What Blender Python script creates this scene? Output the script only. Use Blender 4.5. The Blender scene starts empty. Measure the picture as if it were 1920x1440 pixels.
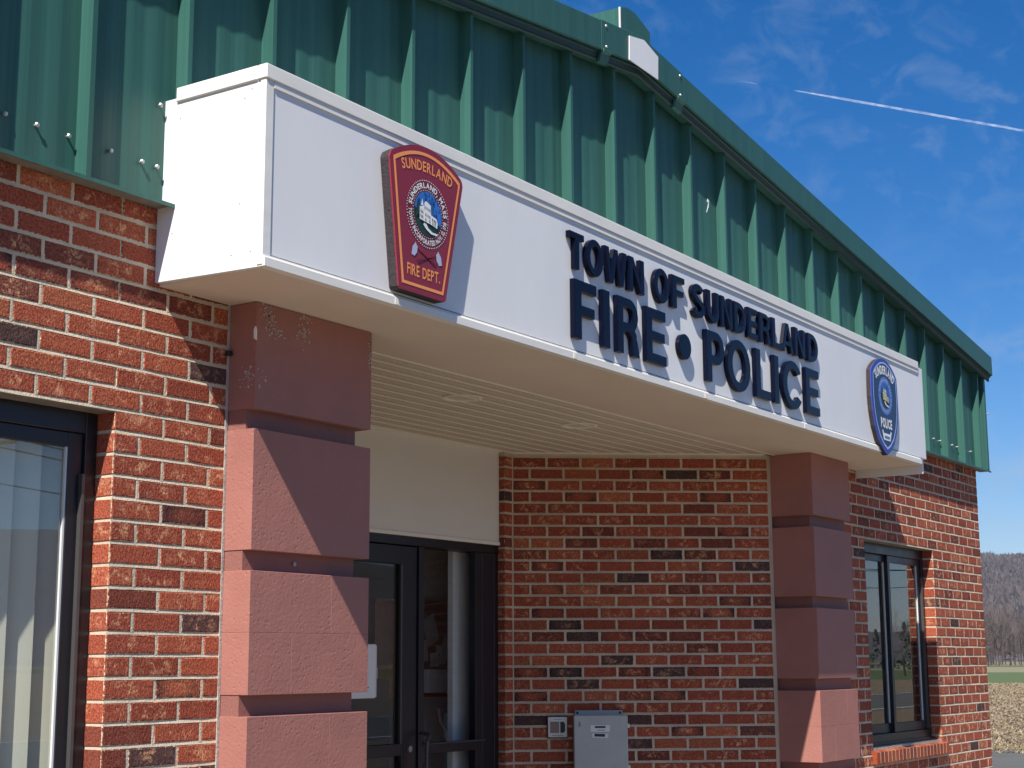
import bpy, math, random
from mathutils import Vector, Matrix, noise
R = math.radians
random.seed(7)
scene = bpy.context.scene
COL = scene.collection

# ------------------------------------------------------------------ camera
CAMP = Vector((-3.262, -3.616, 1.601))
yaw, pitch, roll = R(56.5267), R(10.1120), R(-0.2691)
fw = Vector((math.sin(yaw)*math.cos(pitch), math.cos(yaw)*math.cos(pitch), math.sin(pitch)))
rt = Vector((math.cos(yaw), -math.sin(yaw), 0)); up = rt.cross(fw)
r2 = rt*math.cos(roll)+up*math.sin(roll); u2 = -rt*math.sin(roll)+up*math.cos(roll)
cd = bpy.data.cameras.new('camera'); cam = bpy.data.objects.new('camera', cd); COL.objects.link(cam)
cd.sensor_width = 36; cd.lens = 36*2918.15/1920; cd.clip_start = .05; cd.clip_end = 60000
cam.matrix_world = Matrix(((r2.x, u2.x, -fw.x, CAMP.x), (r2.y, u2.y, -fw.y, CAMP.y), (r2.z, u2.z, -fw.z, CAMP.z), (0, 0, 0, 1)))
scene.camera = cam
# ------------------------------------------------------------------ sun and sky
SUNDIR = Vector((.63, .205, -.75)).normalized()          # the way the light travels
sl = bpy.data.lights.new('sun', 'SUN'); sl.energy = 5.0; sl.angle = R(.5); sl.color = (1, .95, .87)
so = bpy.data.objects.new('sun', sl); COL.objects.link(so)
so.rotation_euler = SUNDIR.to_track_quat('-Z', 'Y').to_euler()
world = bpy.data.worlds.new('World'); scene.world = world; world.use_nodes = True
nt = world.node_tree; nt.nodes.clear()
def N(t, typ, **kw):
    n = t.nodes.new(typ)
    for k, v in kw.items(): setattr(n, k, v)
    return n
wo = N(nt, 'ShaderNodeOutputWorld'); bg = N(nt, 'ShaderNodeBackground'); bg.inputs[1].default_value = .052
sky = N(nt, 'ShaderNodeTexSky'); sky.sky_type = 'NISHITA'; sky.sun_disc = False
sky.sun_elevation = math.asin(-SUNDIR.z); sky.sun_rotation = math.atan2(-SUNDIR.x, -SUNDIR.y)
sky.air_density = 1.0; sky.dust_density = .15; sky.ozone_density = 3.2; sky.altitude = 50
hs = N(nt, 'ShaderNodeHueSaturation'); hs.inputs['Saturation'].default_value = 1.34; hs.inputs['Value'].default_value = 1.0
tn = N(nt, 'ShaderNodeMixRGB', blend_type='MULTIPLY'); tn.inputs[0].default_value = 1; tn.inputs[2].default_value = (1.13, 1.17, 1.36, 1)
nt.links.new(sky.outputs[0], tn.inputs[1]); nt.links.new(tn.outputs[0], hs.inputs['Color'])
# thin cirrus wisps over the whole sky
tc = N(nt, 'ShaderNodeTexCoord'); mp = N(nt, 'ShaderNodeMapping'); mp.inputs['Scale'].default_value = (1, 2.2, 3.2); mp.inputs['Rotation'].default_value = (0, 0, R(20))
n1 = N(nt, 'ShaderNodeTexNoise'); n1.inputs['Scale'].default_value = 14; n1.inputs['Detail'].default_value = 8; n1.inputs['Roughness'].default_value = .62; n1.inputs['Distortion'].default_value = .5
n2 = N(nt, 'ShaderNodeTexNoise'); n2.inputs['Scale'].default_value = 3.1; n2.inputs['Detail'].default_value = 2
r1 = N(nt, 'ShaderNodeMapRange'); r1.inputs[1].default_value = .48; r1.inputs[2].default_value = .74
rr2 = N(nt, 'ShaderNodeMapRange'); rr2.inputs[1].default_value = .42; rr2.inputs[2].default_value = .60
mu = N(nt, 'ShaderNodeMath', operation='MULTIPLY'); mu2 = N(nt, 'ShaderNodeMath', operation='MULTIPLY'); mu2.inputs[1].default_value = .38
mxw = N(nt, 'ShaderNodeMixRGB'); mxw.inputs[2].default_value = (5.2, 6.4, 8.2, 1)
L = nt.links.new
L(tc.outputs['Generated'], mp.inputs[0]); L(mp.outputs[0], n1.inputs[0]); L(tc.outputs['Generated'], n2.inputs[0])
L(n1.outputs[0], r1.inputs[0]); L(n2.outputs[0], rr2.inputs[0]); L(r1.outputs[0], mu.inputs[0]); L(rr2.outputs[0], mu.inputs[1])
L(mu.outputs[0], mu2.inputs[0]); L(mu2.outputs[0], mxw.inputs[0]); L(hs.outputs[0], mxw.inputs[1]); L(mxw.outputs[0], bg.inputs[0]); L(bg.outputs[0], wo.inputs[0])
scene.view_settings.view_transform = 'Standard'; scene.view_settings.look = 'None'
scene.view_settings.exposure = .62; scene.view_settings.gamma = 1; scene.view_settings.use_curve_mapping = False
scene.render.engine = 'CYCLES'
scene.cycles.max_bounces = 8; scene.cycles.transparent_max_bounces = 12

# ------------------------------------------------------------------ helpers
WO = {}                                                  # world origin of every object
def tag(o, label=None, cat=None, group=None, kind=None):
    if label: o['label'] = label
    if cat: o['category'] = cat
    if group: o['group'] = group
    if kind: o['kind'] = kind
    return o
def place(o, parent, w):
    COL.objects.link(o); w = Vector(w); WO[o] = w
    if parent is not None:
        o.parent = parent; o.location = w-WO[parent]
    else: o.location = w
    return o
def thing(name, loc, label, cat, group=None):
    return tag(place(bpy.data.objects.new(name, None), None, loc), label, cat, group)
def holder(name, parent, loc):
    return place(bpy.data.objects.new(name, None), parent, loc)
class MB:
    def __init__(s): s.v = []; s.f = []; s.m = []
    def add(s, vs, fs, mi=0):
        b = len(s.v); s.v += [tuple(v) for v in vs]; s.f += [tuple(b+i for i in f) for f in fs]; s.m += [mi]*len(fs); return s
    def box(s, x0, x1, y0, y1, z0, z1, mi=0, ch=0):
        if ch <= 0:
            vs = [(x, y, z) for z in (z0, z1) for y in (y0, y1) for x in (x0, x1)]
            return s.add(vs, [(0, 2, 3, 1), (4, 5, 7, 6), (0, 1, 5, 4), (2, 6, 7, 3), (0, 4, 6, 2), (1, 3, 7, 5)], mi)
        X = (x0, x0+ch, x1-ch, x1); Y = (y0, y0+ch, y1-ch, y1); Z = (z0, z0+ch, z1-ch, z1)
        vs = []; idx = {}
        for ix in (0, 1):
            for iy in (0, 1):
                for iz in (0, 1):
                    a = (0, 3)[ix], (0, 3)[iy], (0, 3)[iz]; b = (1, 2)[ix], (1, 2)[iy], (1, 2)[iz]
                    for ax in range(3):
                        p = [X[b[0]], Y[b[1]], Z[b[2]]]; p[ax] = (X, Y, Z)[ax][a[ax]]
                        idx[ix, iy, iz, ax] = len(vs); vs.append(p)
        fs = []
        for ax in range(3):
            o1, o2 = [q for q in range(3) if q != ax]
            for s_ in (0, 1):
                def k(a, b):
                    t = [0, 0, 0]; t[ax] = s_; t[o1] = a; t[o2] = b; return idx[t[0], t[1], t[2], ax]
                fs.append((k(0, 0), k(1, 0), k(1, 1), k(0, 1)))
            for a in (0, 1):
                for b in (0, 1):                          # edges along ax
                    def k2(c, fa):
                        t = [0, 0, 0]; t[ax] = c; t[o1] = a; t[o2] = b; return idx[t[0], t[1], t[2], fa]
                    fs.append((k2(0, o1), k2(1, o1), k2(1, o2), k2(0, o2)))
        for ix in (0, 1):
            for iy in (0, 1):
                for iz in (0, 1): fs.append((idx[ix, iy, iz, 0], idx[ix, iy, iz, 1], idx[ix, iy, iz, 2]))
        return s.add(vs, fs, mi)
    def prism(s, poly, axis, a, b, mi=0):
        """poly in the two other axes (in xyz order) swept along axis from a to b"""
        def P(p, t):
            q = list(p); q.insert(axis, t); return q
        n = len(poly); vs = [P(p, a) for p in poly]+[P(p, b) for p in poly]
        fs = [tuple(range(n)), tuple(range(2*n-1, n-1, -1))]+[(i, i+n, (i+1) % n+n, (i+1) % n) for i in range(n)]
        return s.add(vs, fs, mi)
    def sweep(s, rings, cap=True, mi=0):
        n = len(rings[0]); vs = [v for r in rings for v in r]; fs = []
        for k in range(len(rings)-1):
            for i in range(n): fs.append((k*n+i, k*n+(i+1) % n, (k+1)*n+(i+1) % n, (k+1)*n+i))
        if cap: fs += [tuple(range(n))[::-1], tuple((len(rings)-1)*n+i for i in range(n))]
        return s.add(vs, fs, mi)
    def tube(s, p, q, r0, r1, n=6, mi=0, cap=True):
        p = Vector(p); q = Vector(q); d = (q-p).normalized(); a = d.orthogonal().normalized(); b = d.cross(a)
        return s.sweep([[p+(a*math.cos(2*math.pi*i/n)+b*math.sin(2*math.pi*i/n))*r0 for i in range(n)],
                        [q+(a*math.cos(2*math.pi*i/n)+b*math.sin(2*math.pi*i/n))*r1 for i in range(n)]], cap, mi)
    def mesh(s, name, mats, off=(0, 0, 0), fix=True):
        me = bpy.data.meshes.new(name); o = Vector(off)
        me.from_pydata([Vector(v)-o for v in s.v], [], s.f)
        for m in (mats if isinstance(mats, (list, tuple)) else [mats]): me.materials.append(m)
        if any(s.m): me.polygons.foreach_set('material_index', s.m)
        me.update()
        if fix and len(s.f) < 30000:
            import bmesh
            bm = bmesh.new(); bm.from_mesh(me); bmesh.ops.recalc_face_normals(bm, faces=bm.faces); bm.to_mesh(me); bm.free()
        return me
    def build(s, name, mats, parent=None, origin=None, fix=True):
        if origin is None:
            lo = [min(v[i] for v in s.v) for i in range(3)]; hi = [max(v[i] for v in s.v) for i in range(3)]
            origin = [(a+b)/2 for a, b in zip(lo, hi)]
        return place(bpy.data.objects.new(name, s.mesh(name, mats, origin, fix)), parent, origin)
def bx(name, m, parent, *a, ch=0): return MB().box(*a, ch=ch).build(name, m, parent)
def inview(p, mg=.03):
    d = Vector(p)-CAMP; z = d.dot(fw)
    if z < .1: return False
    k = cd.lens/36
    return abs(k*d.dot(r2)/z) < .5+mg and abs(k*d.dot(u2)/z) < .375+mg

# ------------------------------------------------------------------ materials
def mat(name, col, rough=.6, metal=0, spec=.5, bump=None, vary=None, coat=0):
    """bump=(scale, strength, distance[, detail]); vary=(scale, amount, coord)"""
    m = bpy.data.materials.new(name); m.use_nodes = True; t = m.node_tree; b = t.nodes['Principled BSDF']
    b.inputs['Base Color'].default_value = (*col, 1); b.inputs['Roughness'].default_value = rough; b.inputs['Metallic'].default_value = metal
    b.inputs['Specular IOR Level'].default_value = spec; b.inputs['Coat Weight'].default_value = coat
    g = None
    if bump or vary: g = N(t, 'ShaderNodeNewGeometry')
    if vary:
        n = N(t, 'ShaderNodeTexNoise'); n.inputs['Scale'].default_value = vary[0]; n.inputs['Detail'].default_value = 6; n.inputs['Roughness'].default_value = .65
        mpp = N(t, 'ShaderNodeMapping'); mpp.inputs['Scale'].default_value = vary[2] if len(vary) > 2 else (1, 1, 1)
        t.links.new(g.outputs['Position'], mpp.inputs[0]); t.links.new(mpp.outputs[0], n.inputs[0])
        r = N(t, 'ShaderNodeMapRange'); r.inputs[1].default_value = .25; r.inputs[2].default_value = .75; r.inputs[3].default_value = 1-vary[1]; r.inputs[4].default_value = 1+vary[1]
        t.links.new(n.outputs[0], r.inputs[0])
        mm = N(t, 'ShaderNodeMixRGB', blend_type='MULTIPLY'); mm.inputs[0].default_value = 1; mm.inputs[1].default_value = (*col, 1)
        t.links.new(r.outputs[0], mm.inputs[2]); t.links.new(mm.outputs[0], b.inputs['Base Color'])
        r3 = N(t, 'ShaderNodeMapRange'); r3.inputs[1].default_value = .2; r3.inputs[2].default_value = .8; r3.inputs[3].default_value = max(.02, rough-.08); r3.inputs[4].default_value = min(1, rough+.08)
        t.links.new(n.outputs[0], r3.inputs[0]); t.links.new(r3.outputs[0], b.inputs['Roughness'])
    if bump:
        n = N(t, 'ShaderNodeTexNoise'); n.inputs['Scale'].default_value = bump[0]; n.inputs['Detail'].default_value = bump[3] if len(bump) > 3 else 3
        t.links.new(g.outputs['Position'], n.inputs[0])
        bp = N(t, 'ShaderNodeBump'); bp.inputs['Strength'].default_value = bump[1]; bp.inputs['Distance'].default_value = bump[2]
        t.links.new(n.outputs[0], bp.inputs['Height']); t.links.new(bp.outputs[0], b.inputs['Normal'])
    return m
def ramp(t, stops, interp='LINEAR'):
    r = N(t, 'ShaderNodeValToRGB'); e = r.color_ramp; e.interpolation = interp
    while len(e.elements) < len(stops): e.elements.new(.5)
    for i, (p, c) in enumerate(stops): e.elements[i].position = p; e.elements[i].color = (*c, 1)
    return r
def brick_mat(name, island=False, smooth=False):
    m = bpy.data.materials.new(name); m.use_nodes = True; t = m.node_tree; b = t.nodes['Principled BSDF']; L = t.links.new
    g = N(t, 'ShaderNodeNewGeometry'); c = N(t, 'ShaderNodeTexCoord'); oi = N(t, 'ShaderNodeObjectInfo')
    rnd = g.outputs['Random Per Island'] if island else oi.outputs['Random']
    w = N(t, 'ShaderNodeMath', operation='MULTIPLY'); w.inputs[1].default_value = 97.; L(rnd, w.inputs[0])
    tone = ramp(t, [(0, (.080, .044, .040)), (.050, (.10, .050, .044)), (.06, (.26, .060, .034)), (.30, (.325, .074, .041)), (.5, (.39, .098, .050)), (.72, (.30, .064, .037)), (.86, (.42, .122, .058)), (.95, (.20, .050, .032)), (1, (.16, .044, .031))])
    L(rnd, tone.inputs[0])
    # sandy, scumbled smudge in the middle of some bricks, dark burn towards the ends of others
    n = N(t, 'ShaderNodeTexNoise', noise_dimensions='4D'); n.inputs['Scale'].default_value = 26; n.inputs['Detail'].default_value = 5; n.inputs['Roughness'].default_value = .7; n.inputs['Distortion'].default_value = .9
    L(g.outputs['Position'] if island else c.outputs['Object'], n.inputs['Vector']); L(w.outputs[0], n.inputs['W'])
    sm = N(t, 'ShaderNodeMapRange'); sm.inputs[1].default_value = .50; sm.inputs[2].default_value = .62; L(n.outputs[0], sm.inputs[0])
    fine = N(t, 'ShaderNodeTexNoise'); fine.inputs['Scale'].default_value = 150; fine.inputs['Detail'].default_value = 4; L(g.outputs['Position'], fine.inputs['Vector'])
    if not island:
        sx = N(t, 'ShaderNodeSeparateXYZ'); L(c.outputs['Object'], sx.inputs[0])
        ax = N(t, 'ShaderNodeMath', operation='ABSOLUTE'); L(sx.outputs[0], ax.inputs[0])
        fx = N(t, 'ShaderNodeMapRange'); fx.inputs[1].default_value = .085; fx.inputs[2].default_value = .02; L(ax.outputs[0], fx.inputs[0])
        az = N(t, 'ShaderNodeMath', operation='ABSOLUTE'); L(sx.outputs[2], az.inputs[0])
        fz = N(t, 'ShaderNodeMapRange'); fz.inputs[1].default_value = .03; fz.inputs[2].default_value = .012; L(az.outputs[0], fz.inputs[0])
        cen = N(t, 'ShaderNodeMath', operation='MULTIPLY'); L(fx.outputs[0], cen.inputs[0]); L(fz.outputs[0], cen.inputs[1])
        m1 = N(t, 'ShaderNodeMath', operation='MULTIPLY'); L(sm.outputs[0], m1.inputs[0]); L(cen.outputs[0], m1.inputs[1]); smo = m1.outputs[0]
    else: smo = sm.outputs[0]
    # some bricks carry the smudge, some do not
    h = N(t, 'ShaderNodeMath', operation='MULTIPLY'); h.inputs[1].default_value = 13.7; L(rnd, h.inputs[0]); fr = N(t, 'ShaderNodeMath', operation='FRACT'); L(h.outputs[0], fr.inputs[0])
    on = N(t, 'ShaderNodeMapRange'); on.inputs[1].default_value = .2; on.inputs[2].default_value = .55; on.inputs[3].default_value = .08; on.inputs[4].default_value = .85; L(fr.outputs[0], on.inputs[0])
    m2 = N(t, 'ShaderNodeMath', operation='MULTIPLY'); L(smo, m2.inputs[0]); L(on.outputs[0], m2.inputs[1])
    mx = N(t, 'ShaderNodeMixRGB'); L(m2.outputs[0], mx.inputs[0]); L(tone.outputs[0], mx.inputs[1]); mx.inputs[2].default_value = (.72, .38, .21, 1)
    # dark fired ends
    if not island:
        h3 = N(t, 'ShaderNodeMath', operation='MULTIPLY'); h3.inputs[1].default_value = 31.3; L(rnd, h3.inputs[0]); f3 = N(t, 'ShaderNodeMath', operation='FRACT'); L(h3.outputs[0], f3.inputs[0])
        d3 = N(t, 'ShaderNodeMapRange'); d3.inputs[1].default_value = .86; d3.inputs[2].default_value = .93; L(f3.outputs[0], d3.inputs[0])
        inv = N(t, 'ShaderNodeMath', operation='SUBTRACT'); inv.inputs[0].default_value = 1; L(cen.outputs[0], inv.inputs[1])
        n3 = N(t, 'ShaderNodeMapRange'); n3.inputs[1].default_value = .40; n3.inputs[2].default_value = .56; L(n.outputs[0], n3.inputs[0])
        m3 = N(t, 'ShaderNodeMath', operation='MULTIPLY'); L(d3.outputs[0], m3.inputs[0]); L(inv.outputs[0], m3.inputs[1])
        m4 = N(t, 'ShaderNodeMath', operation='MULTIPLY'); L(m3.outputs[0], m4.inputs[0]); L(n3.outputs[0], m4.inputs[1])
        mx2 = N(t, 'ShaderNodeMixRGB'); L(m4.outputs[0], mx2.inputs[0]); L(mx.outputs[0], mx2.inputs[1]); mx2.inputs[2].default_value = (.05, .026, .028, 1); cc = mx2.outputs[0]
    else: cc = mx.outputs[0]
    if not island:                                         # mortar smeared raggedly over the arrises
        sg = N(t, 'ShaderNodeSeparateXYZ'); L(c.outputs['Generated'], sg.inputs[0])
        def edge(o, ln):
            a1 = N(t, 'ShaderNodeMath', operation='SUBTRACT'); L(o, a1.inputs[0]); a1.inputs[1].default_value = .5
            a2 = N(t, 'ShaderNodeMath', operation='ABSOLUTE'); L(a1.outputs[0], a2.inputs[0])
            a3 = N(t, 'ShaderNodeMath', operation='MULTIPLY_ADD'); L(a2.outputs[0], a3.inputs[0]); a3.inputs[1].default_value = -ln; a3.inputs[2].default_value = ln/2; return a3.outputs[0]
        mn = N(t, 'ShaderNodeMath', operation='MINIMUM'); L(edge(sg.outputs[0], .18), mn.inputs[0]); L(edge(sg.outputs[2], .0595), mn.inputs[1])
        ne = N(t, 'ShaderNodeTexNoise'); ne.inputs['Scale'].default_value = 85; ne.inputs['Detail'].default_value = 4; ne.inputs['Roughness'].default_value = .65; L(g.outputs['Position'], ne.inputs['Vector'])
        th = N(t, 'ShaderNodeMapRange'); th.inputs[1].default_value = .42; th.inputs[2].default_value = .72; th.inputs[3].default_value = .0; th.inputs[4].default_value = .0052; L(ne.outputs[0], th.inputs[0])
        lt = N(t, 'ShaderNodeMath', operation='LESS_THAN'); 
        so_ = N(t, 'ShaderNodeSeparateXYZ'); L(c.outputs['Object'], so_.inputs[0]); ga = N(t, 'ShaderNodeMath', operation='GREATER_THAN'); L(so_.outputs[1], ga.inputs[0]); ga.inputs[1].default_value = .005
        gb = N(t, 'ShaderNodeMath', operation='ADD'); L(mn.outputs[0], gb.inputs[0]); L(ga.outputs[0], gb.inputs[1]); L(gb.outputs[0], lt.inputs[0]); L(th.outputs[0], lt.inputs[1])
        mx9 = N(t, 'ShaderNodeMixRGB'); L(lt.outputs[0], mx9.inputs[0]); L(cc, mx9.inputs[1]); mx9.inputs[2].default_value = (.56, .45, .31, 1); cc = mx9.outputs[0]
    fm = N(t, 'ShaderNodeMapRange'); fm.inputs[1].default_value = .3; fm.inputs[2].default_value = .7; fm.inputs[3].default_value = .45; fm.inputs[4].default_value = 1.5; L(fine.outputs[0], fm.inputs[0])
    mm = N(t, 'ShaderNodeMixRGB', blend_type='MULTIPLY'); mm.inputs[0].default_value = 1; L(cc, mm.inputs[1]); L(fm.outputs[0], mm.inputs[2]); L(mm.outputs[0], b.inputs['Base Color'])
    b.inputs['Roughness'].default_value = .85; b.inputs['Specular IOR Level'].default_value = .2
    # scored, pitted face
    sc = N(t, 'ShaderNodeMapping'); sc.inputs['Scale'].default_value = (1, 1, .55); L(g.outputs['Position'], sc.inputs[0])
    nb = N(t, 'ShaderNodeTexNoise'); nb.inputs['Scale'].default_value = 150; nb.inputs['Detail'].default_value = 3; nb.inputs['Roughness'].default_value = .6; L(sc.outputs[0], nb.inputs['Vector'])
    bp = N(t, 'ShaderNodeBump'); bp.inputs['Strength'].default_value = .9; bp.inputs['Distance'].default_value = .004; L(nb.outputs[0], bp.inputs['Height']); L(bp.outputs[0], b.inputs['Normal'])
    return m
M = {}
M['brick'] = brick_mat('fired_brick'); M['brick_far'] = brick_mat('fired_brick_joined', True); M['brick_sill'] = M['brick_far']
M['mortar'] = mat('mortar', (.585, .485, .36), .95, spec=.1, bump=(160, .8, .003), vary=(4, .26))
M['caulk'] = mat('caulk', (.42, .38, .34), .8, bump=(90, .7, .004), vary=(14, .3))
def paint_block(name, col, sc=95, st=.55):
    m = mat(name, col, .62, spec=.35, vary=(3.2, .12)); t = m.node_tree; b = t.nodes['Principled BSDF']; L = t.links.new
    g = N(t, 'ShaderNodeNewGeometry'); n = N(t, 'ShaderNodeTexNoise'); n.inputs['Scale'].default_value = sc; n.inputs['Detail'].default_value = 2.5; L(g.outputs['Position'], n.inputs['Vector'])
    v = N(t, 'ShaderNodeTexVoronoi'); v.inputs['Scale'].default_value = sc*.55; L(g.outputs['Position'], v.inputs['Vector'])
    n0 = N(t, 'ShaderNodeTexNoise'); n0.inputs['Scale'].default_value = 12; L(g.outputs['Position'], n0.inputs['Vector'])
    r = N(t, 'ShaderNodeMapRange'); r.inputs[1].default_value = .12; r.inputs[2].default_value = .3; L(v.outputs['Distance'], r.inputs[0])
    a = N(t, 'ShaderNodeMath', operation='MULTIPLY'); L(r.outputs[0], a.inputs[0]); L(n0.outputs[0], a.inputs[1])
    s = N(t, 'ShaderNodeMath', operation='ADD'); L(a.outputs[0], s.inputs[0]); L(n.outputs[0], s.inputs[1])
    bp = N(t, 'ShaderNodeBump'); bp.inputs['Strength'].default_value = st; bp.inputs['Distance'].default_value = .0022; L(s.outputs[0], bp.inputs['Height']); L(bp.outputs[0], b.inputs['Normal'])
    return m
M['block'] = paint_block('maroon_painted_block', (.35, .148, .120))
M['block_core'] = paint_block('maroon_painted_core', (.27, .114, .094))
M['chip'] = mat('bare_chipped_block', (.50, .41, .35), .9, bump=(200, .8, .002))
def green_metal(name, col):
    m = mat(name, col, .46, spec=.28, vary=(1.0, .20, (34, 34, .35))); t = m.node_tree; b = t.nodes['Principled BSDF']; L = t.links.new
    g = N(t, 'ShaderNodeNewGeometry'); mpp = N(t, 'ShaderNodeMapping'); mpp.inputs['Scale'].default_value = (9, 9, .7); n = N(t, 'ShaderNodeTexNoise'); n.inputs['Scale'].default_value = 1; n.inputs['Detail'].default_value = 1
    L(g.outputs['Position'], mpp.inputs[0]); L(mpp.outputs[0], n.inputs['Vector']); bp = N(t, 'ShaderNodeBump'); bp.inputs['Strength'].default_value = .35; bp.inputs['Distance'].default_value = .006
    L(n.outputs[0], bp.inputs['Height']); L(bp.outputs[0], b.inputs['Normal']); return m
M['green'] = green_metal('green_painted_steel', (.037, .118, .098))
M['green_trim'] = green_metal('green_painted_trim', (.034, .108, .090))
M['trim_shade'] = green_metal('shade_darkened_green_trim', (.010, .038, .036))  # trim green darkened: the shade under the rake trim is put into the colour
M['white_panel'] = mat('white_composite_panel', (.76, .76, .76), .42, spec=.4, vary=(2.2, .06, (1, 1, .35)), bump=(1.4, .3, .02, 1))
M['white_trim'] = mat('white_aluminium_trim', (.76, .74, .69), .45, spec=.4, vary=(2.3, .08, (1, 1, 5)))
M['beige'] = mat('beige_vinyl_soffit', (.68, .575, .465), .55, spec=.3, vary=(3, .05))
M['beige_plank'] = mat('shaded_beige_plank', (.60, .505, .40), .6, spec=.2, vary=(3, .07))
M['beige_groove'] = mat('cream_vinyl_edge', (.86, .80, .68), .5, spec=.3)
M['cream'] = mat('cream_panel', (.74, .70, .635), .6, vary=(2, .04))
M['frame'] = mat('dark_bronze_frame', (.012, .011, .014), .35, spec=.5, vary=(6, .2))
M['frame_edge'] = mat('worn_bronze_edge', (.11, .105, .105), .4, metal=.5)
M['lintel'] = mat('dusty_steel_lintel', (.20, .17, .13), .8, vary=(16, .3))
M['seal_gasket'] = mat('white_glazing_bead', (.62, .63, .62), .5)
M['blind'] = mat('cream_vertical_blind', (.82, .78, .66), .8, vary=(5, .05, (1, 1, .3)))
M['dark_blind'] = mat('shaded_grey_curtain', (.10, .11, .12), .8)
M['room'] = mat('office_wall', (.34, .33, .31), .9); M['room_floor'] = mat('office_carpet', (.10, .09, .08), .95); M['cmu'] = mat('lobby_block_wall', (.74, .71, .65), .85, bump=(30, .3, .003))
M['navy'] = mat('navy_gloss_acrylic', (.0035, .0045, .015), .12, spec=.16)
M['grey_box'] = mat('grey_enamel', (.48, .49, .46), .5, vary=(7, .10), bump=(40, .12, .002))
M['steel'] = mat('dull_galvanised_steel', (.42, .43, .42), .45, metal=.6, vary=(30, .2))
M['white'] = mat('white_print', (.80, .80, .78), .5); M['black'] = mat('black_print', (.012, .012, .014), .5); M['grey_print'] = mat('grey_print', (.25, .25, .25), .6)
M['maroon'] = mat('maroon_sign_face', (.235, .020, .036), .42, vary=(8, .05)); M['orange'] = mat('orange_sign_paint', (.86, .30, .09), .5)
M['sign_edge'] = mat('dark_foam_edge', (.030, .022, .026), .8, bump=(120, .9, .004), vary=(60, .5))
M['sign_blue'] = mat('blue_sign_paint', (.03, .15, .52), .5, vary=(20, .2)); M['sign_green'] = mat('dark_green_sign_paint', (.012, .045, .03), .5)
M['axe'] = mat('pale_blue_grey_paint', (.42, .46, .62), .5); M['handle_red'] = mat('dark_red_paint', (.12, .012, .02), .5)
M['badge'] = mat('navy_sign_face', (.012, .035, .105), .4); M['badge_rim'] = mat('royal_blue_sign_rim', (.030, .055, .30), .4); M['badge_line'] = mat('pale_blue_line', (.36, .46, .78), .5); M['badge_ring'] = mat('mid_blue_print', (.06, .16, .50), .5)
M['tan'] = mat('tan_print', (.62, .56, .36), .6)
M['asphalt'] = mat('asphalt', (.11, .108, .10), .9, spec=.2, bump=(60, .6, .01), vary=(.9, .18))
M['concrete'] = mat('concrete', (.30, .26, .205), .9, bump=(40, .4, .004), vary=(1.2, .12))
M['wood_pole'] = mat('weathered_pole_wood', (.12, .085, .06), .9, vary=(5, .3, (4, 4, .3))); M['wire'] = mat('black_cable', (.015, .015, .015), .6)
def glass(name, refl=1.0, tint=(.9, .93, .92), base=0.):
    m = bpy.data.materials.new(name); m.use_nodes = True; t = m.node_tree; t.nodes.clear(); L = t.links.new
    o = N(t, 'ShaderNodeOutputMaterial'); tr = N(t, 'ShaderNodeBsdfTransparent'); tr.inputs[0].default_value = (*tint, 1)
    gl = N(t, 'ShaderNodeBsdfGlossy'); gl.inputs['Roughness'].default_value = 0.0; fr = N(t, 'ShaderNodeFresnel'); fr.inputs[0].default_value = 1.55
    ml = N(t, 'ShaderNodeMath', operation='MULTIPLY_ADD'); ml.inputs[1].default_value = refl; ml.inputs[2].default_value = base; ml.use_clamp = True; mx = N(t, 'ShaderNodeMixShader')
    gg = N(t, 'ShaderNodeNewGeometry'); nn = N(t, 'ShaderNodeTexNoise'); nn.inputs['Scale'].default_value = 1.3; bp = N(t, 'ShaderNodeBump'); bp.inputs['Strength'].default_value = .03; bp.inputs['Distance'].default_value = .01
    L(gg.outputs['Position'], nn.inputs['Vector']); L(nn.outputs[0], bp.inputs['Height']); L(bp.outputs[0], gl.inputs['Normal'])
    bk = N(t, 'ShaderNodeMath', operation='SUBTRACT'); bk.inputs[0].default_value = 1; L(gg.outputs['Backfacing'], bk.inputs[1]); m7 = N(t, 'ShaderNodeMath', operation='MULTIPLY'); L(ml.outputs[0], m7.inputs[0]); L(bk.outputs[0], m7.inputs[1])
    L(fr.outputs[0], ml.inputs[0]); L(m7.outputs[0], mx.inputs[0]); L(tr.outputs[0], mx.inputs[1]); L(gl.outputs[0], mx.inputs[2]); L(mx.outputs[0], o.inputs[0])
    return m
M['glass'] = glass('coated_window_glass', 1.0, (.93, .95, .94), .14); M['door_glass'] = glass('clear_door_glass', 1.0, (.95, .96, .96))

# ------------------------------------------------------------------ glyph outlines (heavy sans)
def arc(cx, cy, rx, ry, a0, a1, n=14): return [(cx+rx*math.cos(R(a0+(a1-a0)*i/n)), cy+ry*math.sin(R(a0+(a1-a0)*i/n))) for i in range(n+1)]
def stroke(path, w):
    Lf = []; Rt = []; n = len(path)
    for i, (x, y) in enumerate(path):
        a = path[max(i-1, 0)]; b = path[min(i+1, n-1)]; dx, dy = b[0]-a[0], b[1]-a[1]; l = math.hypot(dx, dy); nx, ny = -dy/l*w/2, dx/l*w/2
        Lf.append((x+nx, y+ny)); Rt.append((x-nx, y-ny))
    return Lf+Rt[::-1]
def bowl(x0, x1, y0, y1, s):                               # D-like bowl outer and counter
    h = y1-y0; r = min(h/2, x1-x0)*1.0; rx = min(r, (x1-x0)*.75)
    out = [(x1-rx, y0)]+arc(x1-rx, (y0+y1)/2, rx, h/2, -90, 90)+[(x0, y1), (x0, y0)]
    inn = [(x0+s, y0+s*.9), (x0+s, y1-s*.9)]+arc(x1-rx, (y0+y1)/2, rx-s, h/2-s*.9, 90, -90)
    return out, inn
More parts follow.
